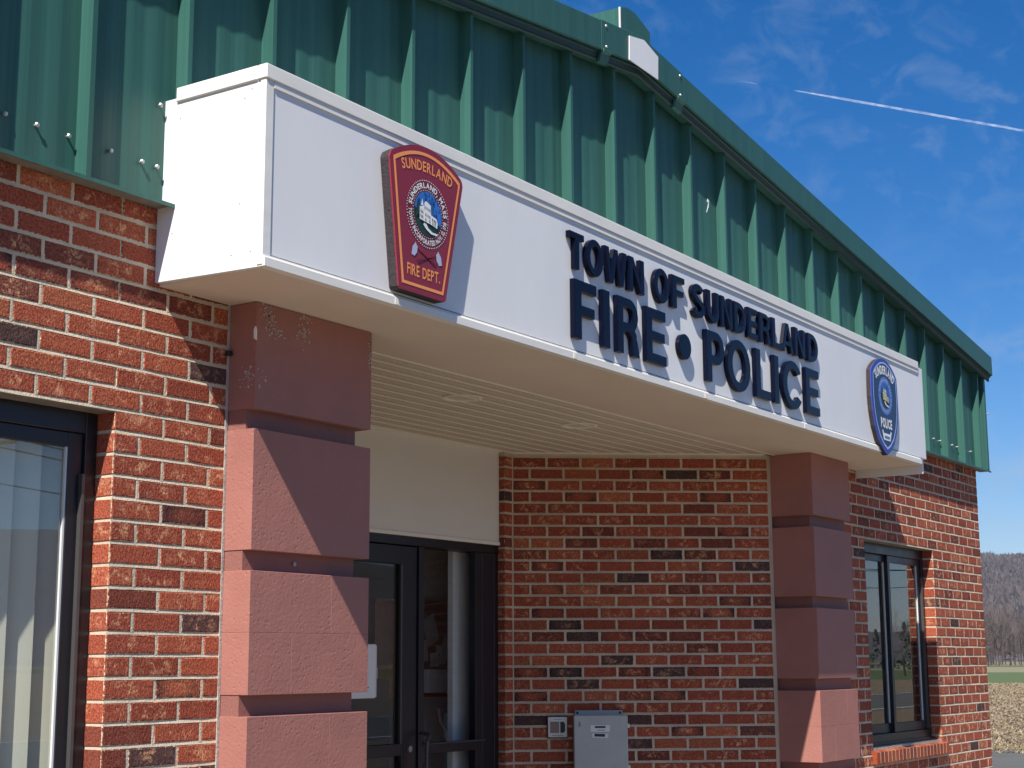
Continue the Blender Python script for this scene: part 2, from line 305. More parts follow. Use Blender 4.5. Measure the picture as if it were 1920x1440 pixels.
def glyph(ch, s=.2):
    if ch == 'I': return s, [[(0, 0), (s, 0), (s, 1), (0, 1)]]
    if ch == 'T': return .74, [[(.37-s/2, 0), (.37+s/2, 0), (.37+s/2, .82), (.74, .82), (.74, 1), (0, 1), (0, .82), (.37-s/2, .82)]]
    if ch == 'F': return .66, [[(0, 0), (s, 0), (s, .41), (.60, .41), (.60, .58), (s, .58), (s, .82), (.66, .82), (.66, 1), (0, 1)]]
    if ch == 'E': return .70, [[(0, 0), (.70, 0), (.70, .18), (s, .18), (s, .42), (.65, .42), (.65, .59), (s, .59), (s, .82), (.69, .82), (.69, 1), (0, 1)]]
    if ch == 'L': return .66, [[(0, 0), (.66, 0), (.66, .18), (s, .18), (s, 1), (0, 1)]]
    if ch == 'N': return .80, [[(0, 0), (s*.92, 0), (s*.92, .66), (.80-s, 0), (.80, 0), (.80, 1), (.80-s*.92, 1), (.80-s*.92, .34), (s, 1), (0, 1)]]
    if ch == 'W': return 1.28, [[(.24, 0), (.24+s*1.02, 0), (.64, .70), (.84, 0), (.84+s*1.02, 0), (1.28, 1), (1.28-s, 1), (.94, .30), (.74, 1), (.54, 1), (.34, .30), (s, 1), (0, 1)]]
    if ch == 'A': return .94, [[(0, 0), (s*1.02, 0), (.27, .22), (.67, .22), (.74, 0), (.94, 0), (.58, 1), (.36, 1)], [(.33, .38), (.61, .38), (.47, .78)][::-1]]
    if ch == 'O': return 1.0, [arc(.5, .5, .5, .52, 0, 360, 40)[:-1], arc(.5, .5, .5-s*1.02, .52-s*.86, 360, 0, 40)[:-1]]
    if ch == 'o': return .46, [arc(.23, .5, .23, .23, 0, 360, 30)[:-1]]
    if ch == 'U': return .78, [[(0, 1), (0, .37)]+arc(.39, .37, .39, .385, 180, 360, 18)+[(.78, 1), (.78-s, 1), (.78-s, .37)]+arc(.39, .37, .39-s, .385-s*.9, 360, 180, 18)+[(s, 1)]]
    if ch == 'C': return .95, [arc(.5, .5, .5, .52, 42, 318, 34)+arc(.5, .5, .5-s*1.0, .52-s*.88, 318, 42, 34)[1:-1] if 0 else arc(.5, .5, .5, .52, 36, 324, 34)+arc(.5, .5, .5-s*1.02, .52-s*.86, 318, 42, 34)]
    if ch == 'D': o, i = bowl(0, .81, 0, 1, s); return .81, [o, i]
    if ch == 'P': return .74, [[(0, 0), (s, 0), (s, .36)]+arc(.42, .68, .32, .32, -90, 90, 16)+[(0, 1)], [(s, .53), (s, .83)]+arc(.41, .68, .14, .15, 90, -90, 12)]
    if ch == 'R': return .80, [[(0, 0), (s, 0), (s, .40), (.30, .40)]+arc(.34, .22, .20, .18, 80, 20, 6)+[(.56, 0), (.80, 0), (.80, .03), (.72, .28)]+arc(.56, .36, .14, .10, -20, 50, 5)+arc(.44, .70, .32, .30, -52, 90, 16)+[(0, 1)], [(s, .56), (s, .83)]+arc(.44, .695, .135, .135, 90, -90, 12)]
    if ch == 'S':
        p = arc(.39, .74, .285, .185, 22, 246, 18)+arc(.40, .27, .30, .19, 66, -160, 18)
        q = stroke(p, s*.92); return .80, [q]
    raise KeyError(ch)
def fill_mesh(loops, depth, bevel, name, m, fn=None, res=1):
    """2-D loops (x, z) to a solid standing on y=0 and coming forward to -depth"""
    c = bpy.data.curves.new(name, 'CURVE'); c.dimensions = '2D'; c.fill_mode = 'BOTH'; c.extrude = max(depth/2-bevel, 0); c.bevel_depth = bevel; c.bevel_resolution = res; c.offset = -bevel
    for lp in loops:
        sp = c.splines.new('POLY'); sp.points.add(len(lp)-1)
        for i, (x, y) in enumerate(lp): sp.points[i].co = (x, y, 0, 1)
        sp.use_cyclic_u = True
    o = bpy.data.objects.new('tmp', c); COL.objects.link(o)
    dg = bpy.context.evaluated_depsgraph_get(); dg.update()
    me = bpy.data.meshes.new_from_object(o.evaluated_get(dg), depsgraph=dg)
    bpy.data.objects.remove(o); bpy.data.curves.remove(c)
    for v in me.vertices:
        x, y, z = v.co; v.co = (x, -(z+depth/2), y)
    me.name = name; me.materials.clear(); me.materials.append(m); me.update(); return me
_tc = {}
def text_char(ch, bold):
    k = (ch, bold)
    if k in _tc: return _tc[k]
    c = bpy.data.curves.new('t', 'FONT'); c.body = ch; c.offset = bold; c.resolution_u = 3
    o = bpy.data.objects.new('tmp', c); COL.objects.link(o); dg = bpy.context.evaluated_depsgraph_get(); dg.update()
    me = bpy.data.meshes.new_from_object(o.evaluated_get(dg), depsgraph=dg)
    vs = [tuple(v.co[:2]) for v in me.vertices]; fs = [tuple(p.vertices) for p in me.polygons]
    bpy.data.objects.remove(o); bpy.data.curves.remove(c); bpy.data.meshes.remove(me)
    if not vs: r = (vs, fs, 0, .28)
    else: r = (vs, fs, min(v[0] for v in vs), max(v[0] for v in vs)-min(v[0] for v in vs))
    _tc[k] = r; return r
def text_flat(mb, txt, h, xf, bold=.03, gap=.09, wide=1.0, total=None, mi=0):
    """lay a line of print; xf(s, t) -> point, s along the line centred on 0, t height above the base line"""
    sc = h/.70; chars = [text_char(c, bold) for c in txt]; ws = [(c[3]+gap)*sc*wide for c in chars]; tot = sum(ws)
    k = 1.0 if total is None else total/tot
    s = -tot*k/2
    for c, w in zip(chars, ws):
        if c[0]:
            mb.add([xf(s+((v[0]-c[2]+gap/2)*sc*wide)*k, v[1]*sc) for v in c[0]], c[1], mi)
        s += w*k
    return mb

# ------------------------------------------------------------------ ground, roads, fields
def sheet(name, m, pts, z, th=None):
    o = MB().add([(x, y, z) for x, y in pts], [tuple(range(len(pts)))]).build(name, m); return tag(o, kind='structure')
GZ = 0.
M['dirt'] = mat('field_soil', (.17, .125, .07), .95, vary=(.05, .2), bump=(4, .5, .05))
def ground_mat():
    m = bpy.data.materials.new('dry_stubble'); m.use_nodes = True; t = m.node_tree; b = t.nodes['Principled BSDF']; L = t.links.new
    g = N(t, 'ShaderNodeNewGeometry'); mpp = N(t, 'ShaderNodeMapping'); mpp.inputs['Rotation'].default_value = (0, 0, R(-16)); mpp.inputs['Scale'].default_value = (2.2, 5, 1)
    n = N(t, 'ShaderNodeTexNoise'); n.inputs['Scale'].default_value = 1.6; n.inputs['Detail'].default_value = 9; n.inputs['Roughness'].default_value = .75
    L(g.outputs['Position'], mpp.inputs[0]); L(mpp.outputs[0], n.inputs['Vector'])
    r = ramp(t, [(.3, (.10, .070, .040)), (.47, (.20, .145, .085)), (.6, (.28, .21, .13)), (.75, (.36, .28, .18))]); L(n.outputs[0], r.inputs[0]); L(r.outputs[0], b.inputs['Base Color'])
    b.inputs['Roughness'].default_value = .95; bp = N(t, 'ShaderNodeBump'); bp.inputs['Strength'].default_value = .9; bp.inputs['Distance'].default_value = .12; L(n.outputs[0], bp.inputs['Height']); L(bp.outputs[0], b.inputs['Normal']); return m
M['stubble'] = ground_mat()
M['grass'] = mat('young_green_cover_crop', (.075, .105, .030), .95, vary=(.6, .25), bump=(5, .6, .05))
M['pale_grass'] = mat('pale_field_grass', (.20, .18, .10), .95, vary=(.2, .2), bump=(3, .6, .05))
sheet('ground', M['stubble'], [(-7000, -7000), (7000, -7000), (7000, 7000), (-7000, 7000)], -.012)
sheet('parking_lot', M['asphalt'], [(-30, -9), (23.4, -9), (27.4, 14), (29, 40), (-30, 40)], -.004)
sheet('pavement', M['concrete'], [(-8, -2.3), (9.6, -2.3), (9.6, 1.6), (-8, 1.6)], .0)  # unseen strip, added and sized to bounce light up onto the soffit
sheet('road', M['asphalt'], [(-600, -24), (900, -24), (900, -14.6), (-600, -14.6)], -.008)
for y in (-15.2, -23.3): sheet('road_marking', M['white'], [(-600, y-.07), (900, y-.07), (900, y+.07), (-600, y+.07)], -.004)
fd = Vector((math.sin(R(74.5)), math.cos(R(74.5)), 0)); fs_ = Vector((fd.y, -fd.x, 0))
def strip(name, m, d0, d1, z, hw=400):
    P = [CAMP+fd*d+fs_*s for d, s in ((d0, -hw), (d0, hw), (d1, hw), (d1, -hw))]; return sheet(name, m, [(p.x, p.y) for p in P], z)
strip('green_crop_strip', M['grass'], 112, 208, -.008); strip('pale_field', M['pale_grass'], 208, 345, -.008); strip('far_green_field', M['grass'], 345, 430, -.008)
# ragged verge of gravel and dead grass at the asphalt edge, and stubble tufts in the field
mb = MB(); rs = random.Random(3)
for i in range(1500):
    t = rs.random(); e = Vector((23.4+4*t, -9+23*t, 0)); p = e+Vector((rs.gauss(.15, .18), rs.gauss(0, .1), 0)); h = rs.uniform(.015, .06); a = rs.uniform(0, 3.14); w = rs.uniform(.02, .05)
    mb.add([p+Vector((math.cos(a)*w, math.sin(a)*w, 0)), p+Vector((-math.sin(a)*w, math.cos(a)*w, 0)), p-Vector((math.cos(a)*w, math.sin(a)*w, 0)), p+Vector((0, 0, h))], [(0, 1, 3), (1, 2, 3), (2, 0, 3)])
tag(mb.build('gravel_verge', M['dirt'], fix=False), 'dark gravel and clods along the edge of the asphalt', 'gravel', kind='stuff')
M['straw'] = mat('straw', (.33, .255, .15), .9, vary=(3, .35))
mb = MB()
for i in range(22000):
    d = 29+85*rs.random()**1.3; s = rs.uniform(-.075, .06)*d; p = CAMP+fd*d+fs_*s; p.z = -.012
    a = rs.uniform(0, 6.28); h = rs.uniform(.01, .045)*(1+d/90); w = rs.uniform(.006, .014)*(1+d/60); tl = Vector((math.cos(a), math.sin(a), 0))*rs.uniform(0, .18)*(1+d/90)
    q = Vector((-math.sin(a), math.cos(a), 0))*w; mb.add([p-q, p+q, p+tl+Vector((0, 0, h))], [(0, 1, 2)])
tag(mb.build('corn_stubble', M['straw'], fix=False), 'dry straw coloured corn stubble covering the field', 'stubble', kind='stuff')

# ------------------------------------------------------------------ hills and woods
M['hill'] = mat('winter_woodland_slope', (.085, .068, .068), .95, vary=(.012, .35, (1, 1, 2)), bump=(.05, .8, 6, 8))
def hill_h(az):                                            # crest elevation in degrees
    e = 3.0+.9*noise.noise(Vector((az*.035, .3, 0)))+.35*noise.noise(Vector((az*.13, 1.3, 0)))
    w = math.exp(-((az-75)/13)**2); e = e*(1-w)+w*(3.33-.045*(az-74.1)+.05*noise.noise(Vector((az*1.7, 0, 0))))
    w = math.exp(-((az-110)/10)**2); e = e*(1-w)+w*1.0
    w = math.exp(-((az-141)/13)**2); return e*(1-w)+w*4.7
def hill_z(az, rr):
    s = min(max((rr-1000)/1300, 0), 1); s = s*s*(3-2*s)*.55+.45*s**.8
    return 1.6*0+math.tan(R(hill_h(az)))*2300*s+(18*noise.noise(Vector((az*.9, rr*.004, 2)))*s*(1-s)*2)
mb = MB(); azs = []; a = 0
while a < 360:
    azs.append(a); a += .25 if 66 < a < 84 else 2
rr_ = [1000+65*i for i in range(21)]+[2500, 3200]
vs = []
for az in azs:
    for q in rr_:
        z = hill_z(az, min(q, 2300)) if q <= 2301 else hill_z(az, 2300)*(1-.25*(q-2300)/900)
        vs.append((CAMP.x+math.sin(R(az))*q, CAMP.y+math.cos(R(az))*q, z-.5))
n = len(rr_); k = len(azs)
mb.add(vs, [(i*n+j, ((i+1) % k)*n+j, ((i+1) % k)*n+j+1, i*n+j+1) for i in range(k) for j in range(n-1)])
o = tag(mb.build('wooded_hill', M['hill'], fix=False), kind='structure')
for p in o.data.polygons: p.use_smooth = True
M['bark'] = mat('grey_bark', (.06, .048, .042), .9, vary=(2, .3)); M['twig'] = mat('bare_twigs', (.125, .098, .085), .9, vary=(.3, .25)); M['twig2'] = mat('violet_grey_twigs', (.098, .078, .080), .9, vary=(.02, .3)); M['evergreen'] = mat('dark_pine', (.028, .05, .03), .9, vary=(.05, .4))
mb = MB(); rs = random.Random(11)                           # bare woodland on the slope
for i in range(7500):
    az = rs.uniform(72.2, 77.4); q = 1000+1330*rs.random()**.8; z = hill_z(az, min(q, 2300)); p = Vector((CAMP.x+math.sin(R(az))*q, CAMP.y+math.cos(R(az))*q, z-1))
    h = rs.uniform(9, 17)*(1 if rs.random() > .03 else 1.3); w = rs.uniform(2.2, 4.2); mi = 1 if rs.random() < .035 else 0
    for j in range(7):
        a = rs.uniform(0, 6.28); b = rs.uniform(.3, 1)*w; c = p+Vector((math.cos(a)*b, math.sin(a)*b, h*rs.uniform(.55, 1)))
        a2 = a+rs.uniform(.3, 1); d = p+Vector((math.cos(a2)*b*.9, math.sin(a2)*b*.9, h*rs.uniform(.4, .9)))
        mb.add([p+Vector((0, 0, h*.2)), c, d], [(0, 1, 2)], mi)
tag(mb.build('hillside_woods', [M['twig2'], M['evergreen']], fix=False), 'grey violet leafless woods covering the distant hillside', 'woods', kind='stuff')
def bare_tree_mesh(seed, H, twigs=True):
    rs = random.Random(seed); tr = MB(); cr = MB()
    def br(p, d, l, r, lev):
        q = p+d*l
        (tr if lev < 2 else cr).tube(p, q, r, r*.62, 5 if lev < 2 else 3, cap=False)
        if lev >= 5:
            for _ in range(3):
                e = (d+Vector((rs.gauss(0, .5), rs.gauss(0, .5), rs.gauss(.15, .4)))).normalized()*l*rs.uniform(.7, 1.3); s = e.orthogonal().normalized()*r*.7
                cr.add([q-s, q+s, q+e], [(0, 1, 2)])
            return
        for i in range(2 if lev < 1 else 3):
            e = (d*rs.uniform(.6, 1.1)+Vector((rs.gauss(0, .42), rs.gauss(0, .42), rs.uniform(-.02, .42)))).normalized()
            br(q if i else p+d*l*rs.uniform(.75, 1), e, l*rs.uniform(.66, .88), r*.6, lev+1)
    br(Vector((0, 0, 0)), Vector((rs.gauss(0, .04), rs.gauss(0, .04), 1)).normalized(), H*.24, H*.013, 0)
    return tr.mesh('trunk', M['bark'], fix=False), cr.mesh('crown', M['twig'], fix=False)
TREES = [bare_tree_mesh(s, 17) for s in (1, 5, 9, 12)]
def tree(p, k, sc, label, group=None, rot=0, cat='tree'):
    t = thing('bare_tree', p, label, cat, group); t.rotation_euler.z = rot; t.scale = (sc,)*3
    for nm, me in zip(('trunk', 'crown'), TREES[k]):
        o = bpy.data.objects.new(nm, me); COL.objects.link(o); o.parent = t
    return t
rs = random.Random(21)
lab = ['leafless tree at the field edge close against the brick corner of the building', 'second leafless tree from the building corner on the far field edge', 'leafless tree with low forked trunk near the middle of the far tree line', 'tall leafless tree right of the middle of the far tree line', 'leafless tree second from the right edge of the photo on the far tree line', 'leafless tree at the right edge of the photo on the far tree line']
for i in range(6):
    ang = 73.25+i*.36; d = 424+rs.uniform(-6, 8); p = (CAMP.x+math.sin(R(ang))*d, CAMP.y+math.cos(R(ang))*d, -.02)
    tree(p, i % 4, rs.uniform(.92, 1.12), lab[i], 'leafless trees along the far field edge', rs.uniform(0, 6))
mb = MB()                                                  # the wood behind them
for i in range(120):
    ang = rs.uniform(71.5, 78.5); d = 440+rs.uniform(0, 110); P = Vector((CAMP.x+math.sin(R(ang))*d, CAMP.y+math.cos(R(ang))*d, 0)); H = rs.uniform(10, 19)
    mb.tube(P, P+Vector((rs.gauss(0, .6), rs.gauss(0, .6), H*.8)), .16, .05, 4, 0, False)
    for j in range(150):
        a = rs.uniform(0, 6.28); b = rs.random()**.5*H*.24; z = H*rs.uniform(.25, 1); s = P+Vector((0, 0, z*.75)); e = P+Vector((math.cos(a)*b, math.sin(a)*b, z)); w = Vector((0, 0, .05)) if rs.random() < .5 else Vector((.06, .06, 0))
        mb.add([s+w, s-w, e], [(0, 1, 2)], 1)
tag(mb.build('wood_edge', [M['bark'], M['twig']], fix=False), 'mass of leafless trees behind the far field edge', 'woods', kind='stuff')
# across the road: seen only as reflections in the panes
tree((148, -50, 0), 1, .46, 'bare tree across the road mirrored in the right window', None, 1.0)
tree((62, -58, 0), 2, .8, 'bare tree far across the road behind the camera', None, 2.0)
def pole(x, label):
    t = thing('utility_pole', (x, -44, 0), label, 'utility pole', 'utility poles across the road')
    MB().tube((x, -44, 0), (x, -44, 10.3), .16, .11, 10).build('post', M['wood_pole'], t)
    bx('crossarm', M['wood_pole'], t, x-.05, x+.05, -45.2, -42.8, 9.6, 9.72)
pole(-18, 'wooden utility pole across the road nearer the camera'); pole(34, 'wooden utility pole across the road farther along'); pole(86, 'third wooden utility pole across the road'); pole(138, 'wooden utility pole across the road farthest away')
for y, z, lb in ((-45, 9.8, 'overhead cable on the far end of the crossarms'), (-43, 9.8, 'overhead cable on the near end of the crossarms'), (-44.2, 8.3, 'lower overhead cable below the crossarms')):
    mb = MB()
    for a in (-18, 34, 86):
        P = [Vector((a+52*i/12, y, z-.9*(1-((i-6)/6)**2))) for i in range(13)]
        for p, q in zip(P, P[1:]): mb.tube(p, q, .03, .03, 5, cap=False)
    tag(mb.build('overhead_cable', M['wire'], fix=False), lb, 'cable', 'overhead cables across the road')
# evergreens across the road (reflected dark mass)
mb = MB()
for i in range(60):
    P = Vector((rs.uniform(250, 420), rs.uniform(-150, -85), 0)); H = rs.uniform(6, 10)
    for j in range(70):
        a = rs.uniform(0, 6.28); z = H*rs.random(); b = (H-z)*.3*rs.uniform(.5, 1); c = P+Vector((math.cos(a)*b, math.sin(a)*b, z)); mb.add([c+Vector((.5, 0, .4)), c+Vector((-.4, .4, -.2)), c+Vector((0, -.5, 0))], [(0, 1, 2)])
tag(mb.build('pine_grove', M['evergreen'], fix=False), 'dark grove of pines across the road', 'woods', kind='stuff')

# ------------------------------------------------------------------ the fire station
FS = thing('fire_station', (3.137, 0, 0), 'brick fire and police station with green metal gable and white entrance canopy', 'building')
C = .0677; J0 = 2.3695; BL = .203; JT = .0104            # course, window-head joint, brick module, joint
def brick_mesh(Lb, seed, hb=C-JT, db=.09):
    rs = random.Random(seed); a, b = Lb/2, hb/2; mb = MB(); j = lambda s: rs.uniform(0, s)
    n3 = 2 if Lb > .12 else 1
    xs = [-a+Lb*(i+1)/(n3+1) for i in range(n3)]
    out = [(-a, -b)]+[(x+rs.gauss(0, .004), -b) for x in xs]+[(a, -b), (a, 0), (a, b)]+[(x+rs.gauss(0, .004), b) for x in xs[::-1]]+[(-a, b), (-a, 0)]
    jt = []
    for x, z in out:
        jt.append((x-math.copysign(j(.0016), x) if abs(abs(x)-a) < 1e-6 else x, z-math.copysign(j(.0020), z) if abs(abs(z)-b) < 1e-6 else z))
    inn = [(x*(1-.0045/a), z*(1-.0035/b)) for x, z in jt]; n = len(out)
    vs = [(x, rs.uniform(-.0004, .0006), z) for x, z in inn]+[(x, rs.uniform(.0012, .0026), z) for x, z in jt]+[(x, db, z) for x, z in out]
    fs = [tuple(range(n))]+[(i, i+n, (i+1) % n+n, (i+1) % n) for i in range(n)]+[(i+n, i+2*n, (i+1) % n+2*n, (i+1) % n+n) for i in range(n)]
    mb.add(vs, fs); return mb
_bm = {}; rb = random.Random(5)
def brick_wall(nm, P0, ang, length, z0, z1, holes=(), phase=0., ends=(1, 1), thick=.2, sub=None, mz=.0040, parent=FS, C=C, BL=BL):
    """wall face through P0 running along ang; holes = (u0,u1,z0,z1)"""
    ca, sa = math.cos(ang), math.sin(ang); P0 = Vector(P0)
    def W(u, y, z): return Vector((P0.x+u*ca-y*sa, P0.y+u*sa+y*ca, z))
    w = holder(nm, parent, W(length/2, 0, z0)); far = MB(); cnt = 0
    # mortar body, cut round the holes
    us = sorted({0, length}|{h[0] for h in holes}|{h[1] for h in holes}); zs = sorted({z0, z1}|{h[2] for h in holes}|{h[3] for h in holes}); mo = MB()
    for a, b in zip(us, us[1:]):
        col = []
        for c, d in zip(zs, zs[1:]):
            if not any(h[0] <= a+1e-6 and b <= h[1]+1e-6 and h[2] <= c+1e-6 and d <= h[3]+1e-6 for h in holes): col.append([c, d])
        mer = []
        for c, d in col:
            if mer and abs(mer[-1][1]-c) < 1e-6: mer[-1][1] = d
            else: mer.append([c, d])
        for c, d in mer:
            uu0 = a+(.0035 if (a > 0 and any(abs(h[1]-a) < 1e-6 for h in holes)) else (.0035 if a == 0 and ends[0] else 0)); uu1 = b-(.0035 if any(abs(h[0]-b) < 1e-6 for h in holes) else (.0035 if b == length and ends[1] else 0))
            vs = [W(u, y, z) for z in (c, d) for y in (mz, thick) for u in (uu0, uu1)]
            mo.add(vs, [(0, 2, 3, 1), (4, 5, 7, 6), (0, 1, 5, 4), (2, 6, 7, 3), (0, 4, 6, 2), (1, 3, 7, 5)])
    k0 = math.floor((J0-z1)/C); k = k0
    while True:
        zt = J0-k*C; zb = zt-C
        if zt <= z0+.01: break
        if zb < z1-.01:
            zt2 = min(zt, z1); zb2 = max(zb, z0); hh = zt2-zb2-JT
            off = (phase if k % 2 == 0 else phase+BL/2) % BL
            ju = [0]+[off+BL*i for i in range(-1, int(length/BL)+3) if .02 < off+BL*i < length-.02]+[length]
            for h in holes:
                if zb < h[3]-.01 and zt > h[2]+.01: ju = [u for u in ju if not (h[0]-.03 < u < h[1]+.03)]+[h[0], h[1]]
            ju.sort()
            # the bed joint above this course: a struck, weathered slope; then the upright joints
            hz_ = [h for h in holes if zt > h[2]+.01 and zt-.004 < h[3]-.004]
            sp = sorted([0., length]+[q for h in hz_ for q in (h[0], h[1])])
            for a, b in zip(sp[::2], sp[1::2]) if k > k0 or zt < z1 else []:
                n_ = max(1, int((b-a)/.05)); jj = [[rb.uniform(-.0007, .0007), rb.uniform(-.0004, .0004)] for _ in range(n_+1)]
                P_ = []
                for q in range(n_+1):
                    u = min(max(a+(b-a)*q/n_, a+.0035 if a > 0 or ends[0] else a), b-.0035 if b < length or ends[1] else b)
                    P_ += [W(u, .0034+jj[q][1], zt+JT/2+.001), W(u, .0004+jj[q][1], zt-JT/2-.0003+jj[q][0]), W(u, .006, zt-JT/2-.002)]
                mo.add(P_, [(3*q+r_, 3*q+r_+1, 3*q+r_+4, 3*q+r_+3) for q in range(n_) for r_ in (0, 1)])
            for u in ju:
                if 0 < u < length and not any(abs(u-h[0]) < .03 or abs(u-h[1]) < .03 or (h[0] < u < h[1] and zb < h[3]-.01 and zt > h[2]+.01) for h in holes):
                    y_ = rb.uniform(.0008, .0018); jx = [rb.uniform(-.0008, .0008) for _ in range(4)]
                    mo.add([W(u-JT/2-.001, y_+.0006, zb2), W(u-JT/2-.001, y_+.0006, zt2), W(u+jx[0], y_, zt2), W(u+jx[1], y_, zb2), W(u+JT/2+.001, y_+.0003, zt2), W(u+JT/2+.001, y_+.0003, zb2)], [(0, 1, 2, 3), (3, 2, 4, 5)])
            for a, b in zip(ju, ju[1:]):
                if any(a >= h[0]-1e-6 and b <= h[1]+1e-6 and zb < h[3]-.01 and zt > h[2]+.01 for h in holes): continue
                ea = 0 if (a == 0 or any(abs(a-h[1]) < 1e-6 for h in holes)) else JT/2
                eb = 0 if (b == length or any(abs(b-h[0]) < 1e-6 for h in holes)) else JT/2
                Lb = b-eb-a-ea
                if Lb < .02 or hh < .02: continue
                cu = (a+ea+b-eb)/2; cz = (zt2+zb2)/2; wp = W(cu, 0, cz)
                if (sub is None) and cnt < 300 and (inview(W(a, 0, cz)) or inview(W(b, 0, cz))):
                    key = (round(Lb, 3), round(hh, 3), rb.randrange(5 if Lb > .19 else 2))
                    if key not in _bm: _bm[key] = brick_mesh(key[0], hash(key) & 9999, key[1]).mesh('brick', M['brick'])
                    o = bpy.data.objects.new('brick', _bm[key]); COL.objects.link(o); o.parent = w
                    o.location = wp-WO[w]+Vector((sa, -ca, 0))*rb.uniform(-.0006, .0010)+Vector((0, 0, rb.uniform(-.0006, .0006))); o.rotation_euler = (rb.gauss(0, .002), rb.gauss(0, .003), ang+rb.gauss(0, .003)); cnt += 1
                else:
                    m_ = brick_mesh(Lb, rb.randrange(9999), hh); far.add([W(cu+v[0], v[1], cz+v[2]) for v in m_.v], m_.f)
        k += 1
    mo.build('mortar', M['mortar'], w, fix=False)
    if far.v: tag(far.build('far_bricks', M['brick_far'], w, fix=False), kind='stuff')
    return w
WZ0, WZ1 = 1.0585, J0
ZT = 3.06
brick_wall('brick_wall_left_of_entrance'.replace('_left_of_entrance', ''), (-2.44, 0, 0), 0, 2.44+.479, 0, ZT, [(1.12, 2.44, WZ0, WZ1)], 2.44 % BL, (1, 0))
brick_wall('brick_wall', (5.752, 0, 0), 0, 8.71-5.752, 0, ZT, [(6.272-5.752, 7.592-5.752, WZ0, WZ1)], (7.592-5.752) % BL, (0, 1))
AW = math.atan2(.15-1.314, 5.11-4.19)
brick_wall('splayed_brick_wall', (4.196, 1.314, 0), AW, 1.500, 0, 2.795, (), 0., (0, 0), .1, C=.0664, BL=.1975)
brick_wall('splayed_brick_wall', (1.170, .158, 0), -AW, 1.474, 0, 2.795, (), 0., (0, 0), .1, sub=1)
brick_wall('brick_pier', (4.110, 1.312, 0), 0, .078, 0, 2.795, (), 0, (1, 0), .14, C=.0664)
brick_wall('brick_pier', (2.086, 1.312, 0), 0, .078, 0, 2.795, (), 0, (0, 0), .14, sub=1)
brick_wall('side_brick_wall', (8.708, .095, 0), R(90), 10, 0, ZT, (), 0, (0, 0), .2, sub=1)
bx('caulk_joint', M['caulk'], FS, .477, .487, -.002, .05, 0, 2.79); bx('caulk_joint', M['caulk'], FS, 5.739, 5.753, -.002, .05, 0, 2.79)
o = MB().box(-.006, .008, -.003, .05, 0, 2.79).build('caulk_joint', M['mortar'], FS, (0, 0, 0))
o.location = Vector((4.193, 1.318, 0))-WO[FS]; o.rotation_euler.z = AW
bx('wall_end_filler', M['mortar'], FS, 5.122, 5.165, .138, .26, 0, 2.787)
# back body so that no light leaks through
bx('interior_wall', M['room'], FS, -2.2, .9, 3.6, 3.8, 0, 3.0); bx('interior_wall', M['room'], FS, 5.4, 8.5, 3.6, 3.8, 0, 3.0)
bx('interior_wall', M['room'], FS, 5.3, 5.4, .35, 3.6, 0, 3.0); bx('interior_wall', M['room'], FS, .9, 1.0, .35, 3.6, 0, 3.0); bx('interior_wall', M['room'], FS, -2.3, -2.2, .2, 3.6, 0, 3.0)
bx('interior_floor', M['room_floor'], FS, -2.4, 8.5, .2, 8, .02, .06); bx('interior_ceiling', M['room'], FS, -2.4, 8.6, .22, 8, 2.86, 2.92)
bx('interior_wall', M['room'], FS, -2.4, 8.6, 8, 8.2, 0, 3.0)

# windows
def window(x0, x1, z0, z1, label, sash_split):
    w = holder('window', FS, ((x0+x1)/2, .1, z0)); w['label'] = label
    f = M['frame']; y0, y1 = .075, .16
    fr = MB(); t = .045
    fr.box(x0+.002, x0+t, y0, y1, z0+.002, z1-.002, ch=.002).box(x1-t, x1-.002, y0, y1, z0+.002, z1-.002, ch=.002).box(x0+t, x1-t, y0+.001, y1, z1-.075, z1-.002, ch=.002).box(x0+t, x1-t, y0+.001, y1, z0+.002, z0+.07, ch=.002)
    fr.box(x0+t, x1-t, y0-.012, y0+.02, z0+.002, z0+.02)
    fr.build('frame', f, w)
    bx('frame_lip', M['frame_edge'], w, x1-t-.012, x1-t-.001, y0-.004, y0+.016, z0+.072, z1-.2)
    xm = (x0+x1)/2 if sash_split is None else sash_split
    for k, (a, b, yo, hd) in enumerate(((x0+t+.001, xm+.03, y0+.035, 1), (xm-.025, x1-t-.001, y0+.012, 0))):
        s = holder('sash', w, ((a+b)/2, yo, z0)); m = MB(); st = .055; yb = yo+.022; za, zb = z0+.071, z1-.076
        m.box(a, a+st*.75, yo, yb, za, zb, ch=.002).box(b-st, b, yo, yb, za, zb, ch=.002).box(a+st*.75, b-st, yo+.001, yb, zb-.045, zb, ch=.002).box(a+st*.75, b-st, yo+.001, yb, za, za+.06, ch=.002)
        m.build('sash_frame', f, s)
        MB().box(b-st-.007, b-st, yo+.004, yo+.012, za+.06, zb-.045).build('glazing_bead', M['seal_gasket'], s)
        bx('pane', M['glass'], s, a+st*.75, b-st, yo+.012, yo+.014, za+.06, zb-.045)
    bx('lintel', M['lintel'], w, x0-.09, x1+.0, .004, .074, z1-.0095, z1-.0015)
    return w
wl = window(-1.32, 0, WZ0, WZ1, 'wide dark framed slider window at the left edge with pale vertical blinds', None)
wr = window(6.272, 7.592, WZ0, WZ1, 'dark framed slider window near the right corner reflecting trees and road', None)
